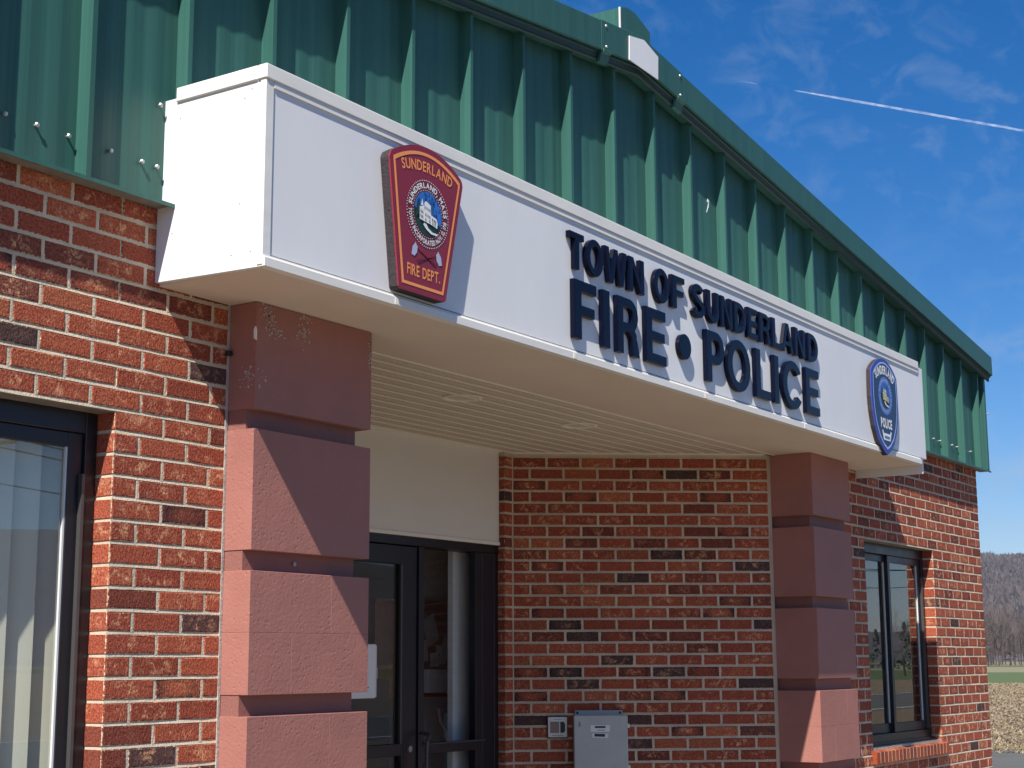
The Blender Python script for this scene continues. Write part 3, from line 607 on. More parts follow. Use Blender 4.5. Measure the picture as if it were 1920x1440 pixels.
# vertical blinds
for i in range(13):
    x = -1.27+i*.1; a = R(-32); m = MB(); c, s = math.cos(a)*.046, math.sin(a)*.046; P = []
    for q in range(5):
        t = q/4*2-1; b = .006*(1-t*t); P.append((x+t*c-b*math.sin(a), .195+t*s-b*math.cos(a)))
    vs = [(px, py, z) for z in (1.1, 2.31) for px, py in P]
    m.add(vs, [(j, j+1, j+6, j+5) for j in range(4)]); o = m.build('blind_slat', M['blind'], wl)
    for p in o.data.polygons: p.use_smooth = True
bx('blind_rail', M['white_trim'], wl, -1.3, -.02, .18, .215, 2.315, 2.345)
for i in range(9):
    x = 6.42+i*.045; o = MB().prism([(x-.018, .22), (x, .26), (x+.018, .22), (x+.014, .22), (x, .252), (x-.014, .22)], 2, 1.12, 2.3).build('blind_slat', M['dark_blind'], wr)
M['sill'] = [mat('sill_brick', c_, .85, spec=.2, bump=(150, .7, .0025), vary=(60, .3)) for c_ in ((.30, .064, .028), (.34, .085, .035), (.26, .055, .026), (.22, .060, .034))]
# rowlock sills
for x0, x1, lb in ((-1.36, .035, None), (6.242, 7.64, 'rowlock sill of upright bricks under the right window')):
    s = holder('window_sill', FS, ((x0+x1)/2, 0, WZ0)); n = int(round((x1-x0)/.0668)); step = (x1-x0)/n
    MB().prism([(-.0302, .967), (.1, .967), (.1, 1.056), (.06, 1.056), (-.0302, 1.0325)], 0, x0+.014, x1-.014).build('sill_mortar', M['mortar'], s)
    for i in range(n):
        a = x0+i*step; zj = rb.uniform(-.001, .001)
        MB().prism([(-.031, .962+zj), (.11, .962+zj), (.11, 1.0575), (.06, 1.0575), (-.031, 1.034+zj)], 0, a+.0058, a+step-.0058).build('brick', M['sill'][rb.randrange(4)], s)

# ---------------- columns
gtops = [2.4275-.4645*k for k in range(6)]; GH = .0672; gr = .04
def column(x0, x1, y1, wrapL, wrapR, label, wedge=False):
    c = holder('column', FS, ((x0+x1)/2, 0, 0)); c['label'] = label; y0 = -.12
    bx('column_core', M['block_core'], c, x0+(gr if wrapL else .003), x1-(gr if wrapR else .003), y0+gr, y1-.002, 0, 2.786)
    bands = [(gtops[0], 2.786)]+[(gtops[k+1], gtops[k]-GH) for k in range(5)]+[(0.0, gtops[5]-GH)]
    for bi, (a, b) in enumerate(bands):
        if b-a < .05: continue
        mid = (a+b)/2 if bi > 0 else a+.2
        rows = [(a, mid, x0+.205), (mid, b, x0+.405)] if b-mid > .03 else [(a, b, x0+.3)]
        for c0, c1, xs in rows:
            for p, q in ((x0, xs), (xs, x1)):
                ch = .0013 if (label.startswith('maroon painted block column beside') and bi >= 2) or bi == 3 else .0004
                bx('concrete_block', M['block'], c, p, q, y0+rb.uniform(0, .0004), y1, c0, c1, ch=ch)
    return c
c1 = column(.488, 1.098, .155, False, True, 'maroon painted block column beside the left window, partly sunlit')
c2 = column(5.161, 5.738, .155, True, False, 'maroon painted block column right of the entrance, mostly in shade')
# flaked paint and a bolt on the left column
mb = MB(); rs = random.Random(4)
def flakes(cx, cz, wx, wz, n, yf, side=None):
    for i in range(int(n*.75)):
        x = cx+rs.gauss(0, wx); z = cz+rs.gauss(0, wz); r = rs.uniform(.0015, .005); k = rs.randrange(5, 8); a0 = rs.uniform(0, 6)
        P = [(x+math.cos(a0+6.283*j/k)*r*rs.uniform(.5, 1.3), z+math.sin(a0+6.283*j/k)*r*rs.uniform(.5, 1.3)) for j in range(k)]
        P = [(min(max(p, .489 if side is None else -.118), 1.097), q) for p, q in P]
        if side is None: mb.prism(P, 1, yf-.0012, yf)
        else: mb.prism(P, 0, side-.0012, side)
for a in ((.535, 2.765, .018, .012, 40), (.552, 2.72, .014, .022, 45), (.59, 2.70, .016, .012, 30), (.724, 2.712, .018, .02, 55), (.735, 2.772, .02, .006, 22), (.52, 2.53, .012, .022, 16), (1.088, 2.72, .005, .05, 60)): flakes(*a, -.12)
flakes(-.085, 2.53, .016, .02, 50, 0, .488)
tag(mb.build('flaked_paint', M['chip'], c1), 'pale flaked spots where the paint has come off', kind='stuff')
mb = MB()
for a in ((5.20, 2.735, .02, .008, 30), (5.25, 2.745, .03, .012, 18), (5.70, 2.50, .01, .02, 14)): flakes(*a, -.12)
tag(mb.build('flaked_paint', M['chip'], c2), kind='stuff')
MB().tube((.738, -.08, 1.928), (.738, -.0885, 1.928), .0075, .0075, 14).tube((.738, -.0885, 1.928), (.738, -.0895, 1.928), .0035, .003, 10).build('bolt', M['steel'], c1)

bx('cable_stub', M['wire'], FS, .462, .484, -.022, -.003, 2.612, 2.628, ch=.003)
MB().prism([(-.1235, 2.655), (-.1135, 2.660), (-.112, 2.69), (-.119, 2.702), (-.1235, 2.69)], 0, .483, .4878).build('tag', M['white'], c1)
# ---------------- entrance recess
DY = 1.38
bx('door_header_panel', M['cream'], FS, 2.165, 4.108, DY-.03, DY+.05, 2.268, 2.793)
bx('header_trim', M['beige_groove'], FS, 2.165, 4.108, DY-.036, DY-.005, 2.252, 2.270)
D = holder('entrance_door', FS, (3.137, DY, 0)); f = M['frame']
fr = MB().box(2.166, 4.108, DY-.025, DY+.09, 2.205, 2.251, ch=.002)
for a, b in ((2.166, 2.30), (2.86-.44, 2.90-.44), (3.365, 3.412), (3.885, 3.952), (3.952, 4.066), (4.067, 4.108)): fr.box(a, b, DY-.022, DY+(.024 if a > 3.8 else .09), .03, 2.204, ch=.002)
fr.box(3.412, 3.885, DY-.02, DY+.05, 1.128, 1.180, ch=.002).box(3.412, 3.885, DY-.02, DY+.05, .06, .16).build('storefront_frame', f, D)
bx('push_rail', M['frame_edge'], D, 3.41, 3.95, DY-.045, DY-.03, 1.176, 1.184, ch=.002)
bx('sidelight_pane', M['door_glass'], D, 3.412, 3.885, DY+.012, DY+.016, 1.181, 2.204); bx('sidelight_pane', M['door_glass'], D, 3.412, 3.885, DY+.012, DY+.016, .16, 1.127)
lf = holder('door_leaf', D, (2.9, DY, 0))
MB().box(2.462, 2.56, DY-.01, DY+.035, .06, 2.2, ch=.002).box(3.235, 3.362, DY-.01, DY+.035, .06, 2.2, ch=.002).box(2.56, 3.235, DY-.009, DY+.035, 2.104, 2.2, ch=.002).box(2.56, 3.235, DY-.009, DY+.035, 1.13, 1.19, ch=.002).box(2.56, 3.235, DY-.009, DY+.035, .06, .3, ch=.002).build('leaf_frame', f, lf)
bx('glass_stop', M['frame_edge'], lf, 3.222, 3.234, DY-.012, DY+.0, 1.19, 2.103)
bx('pane', M['door_glass'], lf, 2.56, 3.222, DY+.012, DY+.016, 1.19, 2.104); bx('pane', M['door_glass'], lf, 2.56, 3.235, DY+.012, DY+.016, .3, 1.13)
hd = MB(); P = [Vector((3.395, DY-.03, 1.235)), Vector((3.395, DY-.07, 1.232)), Vector((3.375, DY-.085, 1.22)), Vector((3.35, DY-.09, 1.20)), Vector((3.345, DY-.09, 1.12)), Vector((3.345, DY-.09, .96)), Vector((3.345, DY-.01, .93))]
for p, q in zip(P, P[1:]): hd.tube(p, q, .009, .009, 10)
hd.build('pull_handle', M['frame_edge'], lf)
MB().tube((3.30, DY-.01, 1.16), (3.30, DY-.02, 1.16), .016, .016, 16).build('lock_cylinder', M['steel'], lf)
# lobby behind the glass
LY = 1.95
bx('lobby_wall', M['cmu'], FS, 4.15, 5.29, LY, LY+.1, .06, 2.86)
mb = MB()
for k in range(14):
    z = .06+.2*k
    mb.box(4.15, 5.29, LY-.002, LY, z+.004, z+.198)
mb.build('block_courses', M['cmu'], FS)
bx('lobby_wall', M['white'], FS, 3.846, 4.05, 1.485, 1.52, .06, 2.86)
bx('lobby_wall', M['room'], FS, 4.95+.45, 5.5, 1.5, LY, .06, 2.86) if 0 else None
M['cork'] = mat('brown_pinboard', (.28, .15, .10), .85, vary=(20, .2)); M['board_frame'] = mat('oak_board_frame', (.30, .17, .10), .6)
k1 = (LY-1.38)/(2.6-1.38)                                # things drawn for a wall 1.22 m behind the glass
def lx(x, z): 
    d = Vector((x, 2.6, z))-CAMP; t_ = (LY-CAMP.y)/d.y; p = CAMP+d*t_; return p.x, p.z
bb = thing('notice_board', (4.0, LY-.03, 1.4), 'brown framed notice board with papers seen through the sidelight glass', 'notice board')
(a0, c0), (a1, c1_) = lx(4.5, 1.395), lx(5.26, 1.98)
bx('cork_panel', M['cork'], bb, a0, a1, LY-.04, LY-.01, c0, c1_); mb = MB(); mb.box(a1+.001, a1+.035, LY-.05, LY-.01, c0-.012, c1_+.015).box(a0, a1, LY-.05, LY-.01, c1_+.001, c1_+.015).box(a0, a1, LY-.05, LY-.01, c0-.016, c0-.001); mb.build('board_frame', M['board_frame'], bb)
for k, (x0, z0, w, h, r) in enumerate(((5.05, 1.70, .13, .18, .35), (5.14, 1.66, .10, .05, -.2), (5.08, 1.57, .09, .09, .05), (4.98, 1.60, .07, .14, .1), (5.18, 1.64, .07, .14, -.35), (5.12, 1.585, .12, .05, 0))):
    ca, sa = math.cos(r), math.sin(r); P = [lx(x0+ca*u-sa*v, z0+sa*u+ca*v) for u, v in ((0, 0), (w, 0), (w, h), (0, h))]
    MB().prism(P, 1, LY-.046-.001*k, LY-.042-.001*k).build('pinned_paper', M['white'] if k % 3 else M['seal_gasket'], bb)
cb = thing('cardboard_box', (4.1, LY-.1, 1.0), 'white cardboard box on the shelf below the notice board', 'box')
(a0, c0), (a1, c1_) = lx(4.9, 1.405), lx(5.28, 1.555)
bx('carton', M['white'], cb, a0, a1-.02, LY-.15, LY-.06, c0, c1_, ch=.003); bx('printed_lines', M['grey_print'], cb, a1-.16, a1-.06, LY-.1515, LY-.1505, (c0+c1_)/2, (c0+c1_)/2+.008)
M['bin'] = mat('translucent_grey_plastic', (.28, .34, .36), .4)
bn = thing('plastic_bin', (4.1, LY-.1, 1.1), 'grey plastic wall bin with curved tubing below the notice board', 'bin')
(a0, c0), (a1, c1_) = lx(5.18, 1.10), lx(5.37, 1.28)
bx('bin_body', M['bin'], bn, a0, a1, LY-.16, LY-.06, c0, c1_, ch=.01)
mb = MB(); P = [Vector((lx(x, z)[0], LY-.12, lx(x, z)[1])) for x, z in ((5.06, 1.3), (5.08, 1.22), (5.14, 1.16), (5.17, 1.05), (5.17, .8))]
for p, q in zip(P, P[1:]): mb.tube(p, q, .009, .009, 8)
mb.build('hose', M['white'], bn)
ct = thing('lobby_counter', (3.6, 2.3, 0), 'dark blue lobby counter seen through the door glass', 'counter')
M['bluelam'] = mat('dark_blue_laminate', (.02, .035, .06), .5); bx('counter_body', M['bluelam'], ct, 3.10, 3.62, 1.75, 1.93, .06, 1.51, ch=.005); bx('counter_sign', M['cmu'], ct, 3.50, 3.58, 1.80, 1.82, 1.511, 1.57)

# ---------------- green siding
RX, RZ = 3.20, 4.505                                       # ridge of the rake trim's lower edge
def rake(x): return RZ-.125*abs(x-RX)
BY, OY = -.02, -.073; XR = 8.80; X0 = -.219-.4025*6; k = 0
SD = holder('metal_siding', FS, (3.1, -.02, 3.04))
x = X0
while x < XR-.03:
    xe = min(x+.4025, XR); pr = [(x, BY), (x, OY), (x+.019, OY), (x+.024, BY)]
    nw = 20
    for i in range(1, nw+1):
        u = i/nw; px = x+.024+(xe-x-.024)*u
        bump = 0
        if .06 < u < .9: bump = -.0028*(.5-.5*math.cos((u-.06)/.84*3*2*math.pi))
        pr.append((px, BY+bump))
    vs = []; n = len(pr)
    for p, q in pr: vs.append((p, q, 3.042))
    for p, q in pr: vs.append((p, q, rake(p)-.022))
    MB().add(vs, [(i, i+1, i+1+n, i+n) for i in range(n-1)]).build('siding_panel', M['green'], SD, fix=False)
    x += .4025
bx('siding_backer', M['green'], SD, X0, XR-.003, BY+.004, .02, 3.045, 3.70)
mb = MB(); mb.prism([(X0, 3.701), (XR-.003, 3.701), (XR-.003, rake(XR)-.03), (RX, RZ-.03), (X0, rake(X0)-.03)], 1, BY+.005, .02).build('siding_backer', M['green'], SD)
bx('corner_trim', M['green_trim'], SD, XR-.03, XR+.012, -.079, .06, 3.045, rake(XR)-.01, ch=.003)
bx('base_flashing', M['green'], SD, X0, XR+.045, -.079, -.0755, 3.030, 3.043); bx('flashing_underside', M['lintel'], SD, X0, XR+.045, -.0754, .01, 3.0405, 3.0415)
sm = bpy.data.meshes.new('screw'); scm = MB().tube((0, 0, 0), (0, -.012, 0), .0045, .0045, 8).tube((0, -.012, 0), (0, -.016, 0), .0085, .0055, 8).mesh('screw', M['steel'])
def screw(x, z, y=BY):
    o = bpy.data.objects.new('screw', scm); place(o, SD, (x, y, z))
xs_ = [-.489, -.374, -.254, -.089, .041, .105]
for x in xs_: screw(x, 3.167)
screw(.111, 3.376)
for x in (6.42, 6.52, 6.83, 6.93, 7.23, 7.34, 7.655, 7.798, 8.072, 8.193, 8.515, 8.643): screw(x, 3.165)
screw(8.83, 3.494, -.079); screw(8.86, 3.192, -.05)
MB().prism([(4.095, 4.0), (4.112, 4.02), (4.118, 4.06), (4.10, 4.065), (4.095, 4.045), (4.107, 4.045), (4.105, 4.03), (4.088, 3.985)], 1, BY-.0035, BY-.001).build('white_smear', M['white'], SD)
# rake trim: profile in (y, dz) swept along the gable
prof = [(-.121, .150), (-.125, .146), (-.125, .004), (-.121, .0), (-.112, .0), (-.112, .004), (-.03, .004), (-.03, .150)]
profg = [(-.111, .003), (-.111, -.010), (-.101, -.014), (-.095, -.034), (-.099, -.040), (-.088, -.046), (-.080, -.040), (-.076, -.018), (-.03, -.018), (-.03, .003)]
GT = holder('rake_trim', FS, (RX, -.1, RZ))
XE = XR+.072
def swp(name, xs, prof, m, parent, extra=0, dyo=0):
    mb = MB(); mb.sweep([[(x, y-dyo, rake(x)+z+extra) for y, z in prof] for x in xs]); return mb.build(name, m, parent)
XLE = 2*RX-XE-.2
swp('trim_face', [XLE, 2.84], prof, M['green_trim'], GT); swp('trim_face', [3.60, XE], prof, M['green_trim'], GT)
swp('trim_underside', [XLE, RX, XE-.002], profg, M['trim_shade'], GT)  # under-profile of the rake trim, in the green with painted shade
prof2 = [(y-.0035 if y < -.05 else y, z-.003 if z < .02 else z+.002) for y, z in prof]
swp('trim_splice', [2.80, 3.2, 3.62], prof2, M['green_trim'], GT)
swp('trim_edge', [XLE, RX, XE-.07], [(-.075, -.030), (-.075, -.019), (-.03, -.019), (-.03, -.030)], M['green_trim'], GT)
for x in (2.84, 3.60):
    swp('trim_clip', [x-.03, x+.05], [(-.134, .008), (-.134, -.006), (-.118, -.014), (-.108, -.05), (-.09, -.056), (-.086, -.05), (-.1, -.03), (-.11, .0), (-.1285, .008)], M['green'], GT)
    for dz in (.125, .02): MB().tube((x, -.128, rake(x)+dz), (x, -.134, rake(x)+dz), .008, .006, 8).build('rivet', M['steel'], GT)
MB().prism([(3.055, rake(3.055)+.0), (3.06, 4.612), (3.21, 4.640), (3.355, 4.600), (3.350, 4.478)], 1, -.1345, -.1300).build('white_patch_plate', M['white_panel'], GT)
# end return of the trim round the corner and roof sheets
mb = MB(); mb.sweep([[(XE-.125-y*0-(-.125-y)*1.0 if 0 else XE+(-.125-y)*-1*-1*0+(-(y)-.125), yy, rake(XE)+z) for y, z in prof] for yy in (-.12, 12)]); mb.build('side_eave_trim', M['green_trim'], GT)
RF = holder('roof', FS, (RX, 6, RZ))
MB().prism([(XLE, rake(XLE)+.11), (RX, RZ+.112), (RX, RZ+.132), (XLE, rake(XLE)+.13)], 1, -.11, 14).build('roof_sheet', M['green'], RF)
MB().prism([(XE-.01, rake(XE)+.11), (RX, RZ+.112), (RX, RZ+.132), (XE-.01, rake(XE)+.13)], 1, -.11, 14).build('roof_sheet', M['green'], RF)
MB().prism([(3.115, 4.66), (3.43, 4.64), (3.43, 4.775), (3.28, 4.825), (3.19, 4.825), (3.115, 4.80)], 1, -.05, 14).build('ridge_vent', M['green'], RF)
bx('vent_corner_bead', M['white_trim'], RF, 3.110, 3.118, -.056, -.048, 4.66, 4.80)
for i in range(4): bx('vent_clip', M['steel'], RF, 3.14+i*.06, 3.165+i*.06, -.075, -.052, 4.655-.004*i, 4.675-.004*i)

# ---------------- canopy
CN = holder('canopy', FS, (3.15, -.2, 2.786)); CN['label'] = 'long white boxed entrance canopy'
F = -.457; CX0, CX1 = .142, 6.19; ZB, ZTp = 2.786, 3.415
bx('fascia_panel', M['white_panel'], CN, CX0+.036, 2.5, F, F+.02, 2.829, 3.40); bx('fascia_panel', M['white_panel'], CN, 2.502, CX1, F, F+.02, 2.829, 3.40)
mb = MB(); mb.prism([(F+.02, 2.786), (0.0, 2.797), (0.0, 3.40), (F+.02, 3.40)], 0, CX0, CX0+.02).build('end_panel', M['white_panel'], CN)
bx('end_panel', M['white_panel'], CN, CX1-.02, CX1, F+.021, -.001, 2.74, 3.40)
bx('corner_trim', M['white_trim'], CN, CX0-.003, CX0+.034, F-.004, F+.02, 2.790, 3.384, ch=.002)
bx('cap_trim', M['white_trim'], CN, CX0-.008, 6.10, F-.010, F+.03, 3.384, 3.432, ch=.003); bx('cap_trim', M['white_trim'], CN, CX0-.0085, CX0+.03, F+.031, -.075, 3.384, 3.432, ch=.003)
bx('cap_lip', M['white_trim'], CN, CX0+.034, 6.10, F-.006, F-.001, 3.362, 3.383)
bx('canopy_top', M['white_trim'], CN, CX0+.03, CX1-.03, F+.03, -.075, 3.405, 3.412)
mb = MB(); mb.prism([(F-.013, 2.786), (F+.02, 2.786), (F+.02, 2.8235), (F-.004, 2.8235), (F-.005, 2.818), (F-.013, 2.813)], 0, CX0, CX1-.12).build('drip_trim', M['white_trim'], CN)
for x in (.784, 1.941, 3.1, 4.25, 5.4): bx('trim_joint', M['beige_groove'], CN, x, x+.02, F-.0145, F-.0135, 2.788, 2.811)
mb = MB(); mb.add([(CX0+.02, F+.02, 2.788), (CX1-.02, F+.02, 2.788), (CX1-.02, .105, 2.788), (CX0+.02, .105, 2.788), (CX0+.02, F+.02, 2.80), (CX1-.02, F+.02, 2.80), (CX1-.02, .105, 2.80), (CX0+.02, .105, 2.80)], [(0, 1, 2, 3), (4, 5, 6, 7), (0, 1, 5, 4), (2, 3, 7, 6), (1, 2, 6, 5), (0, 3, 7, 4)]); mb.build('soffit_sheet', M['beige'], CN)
bx('soffit_edge_bead', M['beige_groove'], CN, 1.10, 5.17, .1045, .1165, 2.785, 2.804)
y = .116; i = 0
while y < DY-.03:
    ye = min(y+.0995, DY-.031)
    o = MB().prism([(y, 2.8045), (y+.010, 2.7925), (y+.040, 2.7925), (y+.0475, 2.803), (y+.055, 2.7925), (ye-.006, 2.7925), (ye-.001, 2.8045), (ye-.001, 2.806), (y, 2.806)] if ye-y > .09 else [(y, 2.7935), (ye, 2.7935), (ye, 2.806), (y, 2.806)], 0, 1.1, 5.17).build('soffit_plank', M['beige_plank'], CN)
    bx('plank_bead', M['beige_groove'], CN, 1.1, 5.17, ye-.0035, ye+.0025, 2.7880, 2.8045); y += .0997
for cx in (2.475, 3.515):
    l = holder('recessed_light', CN, (cx, .452, 2.79)); m = MB(); n = 28
    ri = [[(cx+math.cos(6.2832*j/n)*r, .452+math.sin(6.2832*j/n)*r, z) for j in range(n)] for r, z in ((.095, 2.7925), (.095, 2.7885), (.078, 2.787), (.072, 2.792))]
    m.sweep(ri, cap=False); o = m.build('light_ring', M['beige_groove'], l)
    m = MB(); m.add([(cx+math.cos(6.2832*j/n)*.074, .452+math.sin(6.2832*j/n)*.074, 2.791) for j in range(n)], [tuple(range(n))]); m.build('light_lens', M['beige'], l, fix=False)
bx('soffit_edge_bead', M['beige_groove'], CN, 2.13, 4.16, DY-.05, DY-.031, 2.786, 2.793)
Lw = .5
mb = MB(); ca, sa = math.cos(AW), math.sin(AW)
mb.add([(4.196+u*ca-y_*sa, 1.314+u*sa+y_*ca, z) for z in (2.786, 2.793) for u, y_ in ((0, -.014), (1.474, -.014), (1.474, .004), (0, .004))], [(0, 1, 2, 3), (4, 5, 6, 7), (0, 1, 5, 4), (1, 2, 6, 5), (2, 3, 7, 6), (3, 0, 4, 7)]); mb.build('soffit_edge_bead', M['beige_groove'], CN)
rs = random.Random(8)
for (x, z) in ((.16, 3.35), (.2, 3.33), (.155, 3.37)):
    pass
for yy, zz in ((-.40, 3.365), (-.37, 3.34), (-.09, 3.33), (-.36, 3.0), (-.41, 2.84), (-.33, 2.84), (-.07, 2.95)): MB().tube((CX0, yy, zz), (CX0-.002, yy, zz), .004, .003, 8).build('rivet', M['seal_gasket'], CN)

# ---------------- raised letters
FD = .024
def letters(txt, xs, z0, h, word_info):
    q_ = .021/3.12; xs = [(a+(a+3.262)*q_, b+(b+3.262)*q_) for a, b in xs]; z0 += (z0-1.601)*q_; h *= 1+q_
    for ch, (a, b), lb in zip(txt, xs, word_info):
        w, loops = glyph(ch, .212 if h > .2 else .228)
        sx = (b-a)/w; sz = h
        if ch == 'o': sz = (b-a)/.46
        lp = [[(x*sx, z*sz) for x, z in q] for q in loops]
        if ch == 'o': lp = [[(x, z+.0) for x, z in q] for q in lp]
        me = fill_mesh(lp, FD, .0032 if h > .2 else .0042, 'letter', M['navy'], res=2)
        o = bpy.data.objects.new('letter' if ch != 'o' else 'dot', me); place(o, None, (a, F-.001, z0 if ch != 'o' else z0+h/2-.5*sz))
        for p in me.polygons: p.use_smooth = False
        tag(o, lb, 'letter', 'raised navy letters on the fascia')
def W_(word, idx, big): return f'raised glossy navy letter {idx} of the {"large" if big else "small"} word {word} on the white fascia'
s = 'TOWNOFSUNDERLAND'
xs = [(1.872, 1.982), (2.000, 2.136), (2.150, 2.333), (2.352, 2.484), (2.574, 2.714), (2.742, 2.862), (2.936, 3.061), (3.086, 3.212), (3.232, 3.355), (3.374, 3.508), (3.530, 3.640), (3.660, 3.790), (3.810, 3.925), (3.925, 4.070), (4.090, 4.225), (4.262, 4.396)]
names = ['T starting', 'O, second letter,', 'W, third letter,', 'N ending'], ['O starting', 'F ending'], ['S starting', 'U, second letter,', 'N, third letter,', 'D, fourth letter,', 'E, fifth letter,', 'R, sixth letter,', 'L, seventh letter,', 'A, eighth letter,', 'N, ninth letter,', 'D ending']
labs = []
for nm_, wd in zip(names, ('TOWN', 'OF', 'SUNDERLAND')): labs += [W_(wd, q, 0) for q in nm_]
letters(s, xs, 3.145, .150, labs)
xs = [(1.900, 2.074), (2.126, 2.182), (2.246, 2.430), (2.492, 2.673), (2.796, 2.912), (3.068, 3.252), (3.285, 3.537), (3.601, 3.770), (3.816, 3.872), (3.920, 4.163), (4.212, 4.391)]
labs = [W_('FIRE', q, 1) for q in ('F starting', 'I, second letter,', 'R, third letter,', 'E ending')]+['raised round navy dot between the words FIRE and POLICE']+[W_('POLICE', q, 1) for q in ('P starting', 'O, second letter,', 'L, third letter,', 'I, fourth letter,', 'C, fifth letter,', 'E ending')]
letters('FIREoPOLICE', xs, 2.862, .241, labs)

# ---------------- fire department seal
FY = F-.044
fsl = thing('fire_department_sign', (.92, F, 2.83), 'maroon keystone shaped fire department sign with orange border and round town seal', 'sign')
out = [(.768, 2.835)]+[(.762, 2.842), (.7085, 3.275), (.712, 3.290)]+[(.925+.40*math.sin(R(t))*.56, 3.302+.066*(1-((t)/60)**2)) for t in range(-56, 57, 7)]+[(1.128, 3.290), (1.131, 3.272), (1.036, 2.845), (1.026, 2.836)]
out = [(x, z) for x, z in out]
out = [(.772, 2.836), (.764, 2.845), (.708, 3.283), (.714, 3.298)]+[(.92+.2*q/8, 3.300+.068*(1-(q/8.4)**2)) for q in range(-8, 9)]+[(1.129, 3.296), (1.133, 3.280), (1.033, 2.845), (1.025, 2.836)]
cxm, czm = .92, 3.09
MB().prism([(cxm+(x-cxm)*.985, z) for x, z in out], 1, FY+.004, F-.001).build('sign_core', M['sign_edge'], fsl)
MB().prism(out, 1, FY, FY+.006).build('sign_face', M['maroon'], fsl)
def inset(P, d):
    n = len(P); r = []
    for i in range(n):
        a, b, c = Vector(P[i-1]), Vector(P[i]), Vector(P[(i+1) % n]); e1 = (b-a).normalized(); e2 = (c-b).normalized(); n1 = Vector((e1.y, -e1.x)); n2 = Vector((e2.y, -e2.x)); m_ = (n1+n2); m_ = m_/max(m_.length_squared, .2)*2*.5*2/2*1.0
        r.append(b+m_*d)
    return r
key = [(.779, 2.858), (.727, 3.278)]+[(.92+.193*q/8, 3.284+.062*(1-(q/8.4)**2)) for q in range(-8, 9)]+[(1.114, 3.276), (1.016, 2.858)]
key2 = [(.7905, 2.869), (.7395, 3.271)]+[(.92+.182*q/8, 3.2735+.061*(1-(q/8.4)**2)) for q in range(-8, 9)]+[(1.1015, 3.268), (1.0075, 2.869)]
mb = MB(); n = len(key); Y1 = FY-.0012
mb.add([(x, Y1, z) for x, z in key]+[(x, Y1, z) for x, z in key2], [(i, (i+1) % n, (i+1) % n+n, i+n) for i in range(n)]); mb.build('orange_border', M['orange'], fsl, fix=False)
SC = (.922, 3.128); SR = .121; EX = .94
def arc_text(cx, cz, r, txt, h, a0, inward, ex=1.0, yy=None):
    """text round a circle; a0 centre angle (deg, 90 = top)"""
    def xf(s, t):
        if not inward: a = R(a0)-s/r; q = r+t
        else: a = R(a0)+s/r; q = r-t
        return (cx+math.cos(a)*q*ex, yy, cz+math.sin(a)*q)
    return xf
mb = MB()
Rr = .50
text_flat(mb, 'SUNDERLAND', .036, lambda s, t: (.92+math.sin(s/Rr)*(Rr+t), Y1, 3.278-Rr+math.cos(s/Rr)*(Rr+t)), .022, .11, total=.292)
mb.build('orange_lettering', M['orange'], fsl, fix=False); mb = MB()
text_flat(mb, 'FIRE DEPT.', .038, lambda s, t: (.902+s, Y1, 2.895+t+.25*s*s), .022, .10, total=.192)
mb.build('orange_lettering', M['orange'], fsl, fix=False)
def disc(mb, cx, cz, r, yy, ex=1, n=40, mi=0, a0=0, a1=360): mb.add([(cx+math.cos(R(a0+(a1-a0)*i/n))*r*ex, yy, cz+math.sin(R(a0+(a1-a0)*i/n))*r) for i in range(n if a1-a0 == 360 else n+1)], [tuple(range(n if a1-a0 == 360 else n+1))], mi)
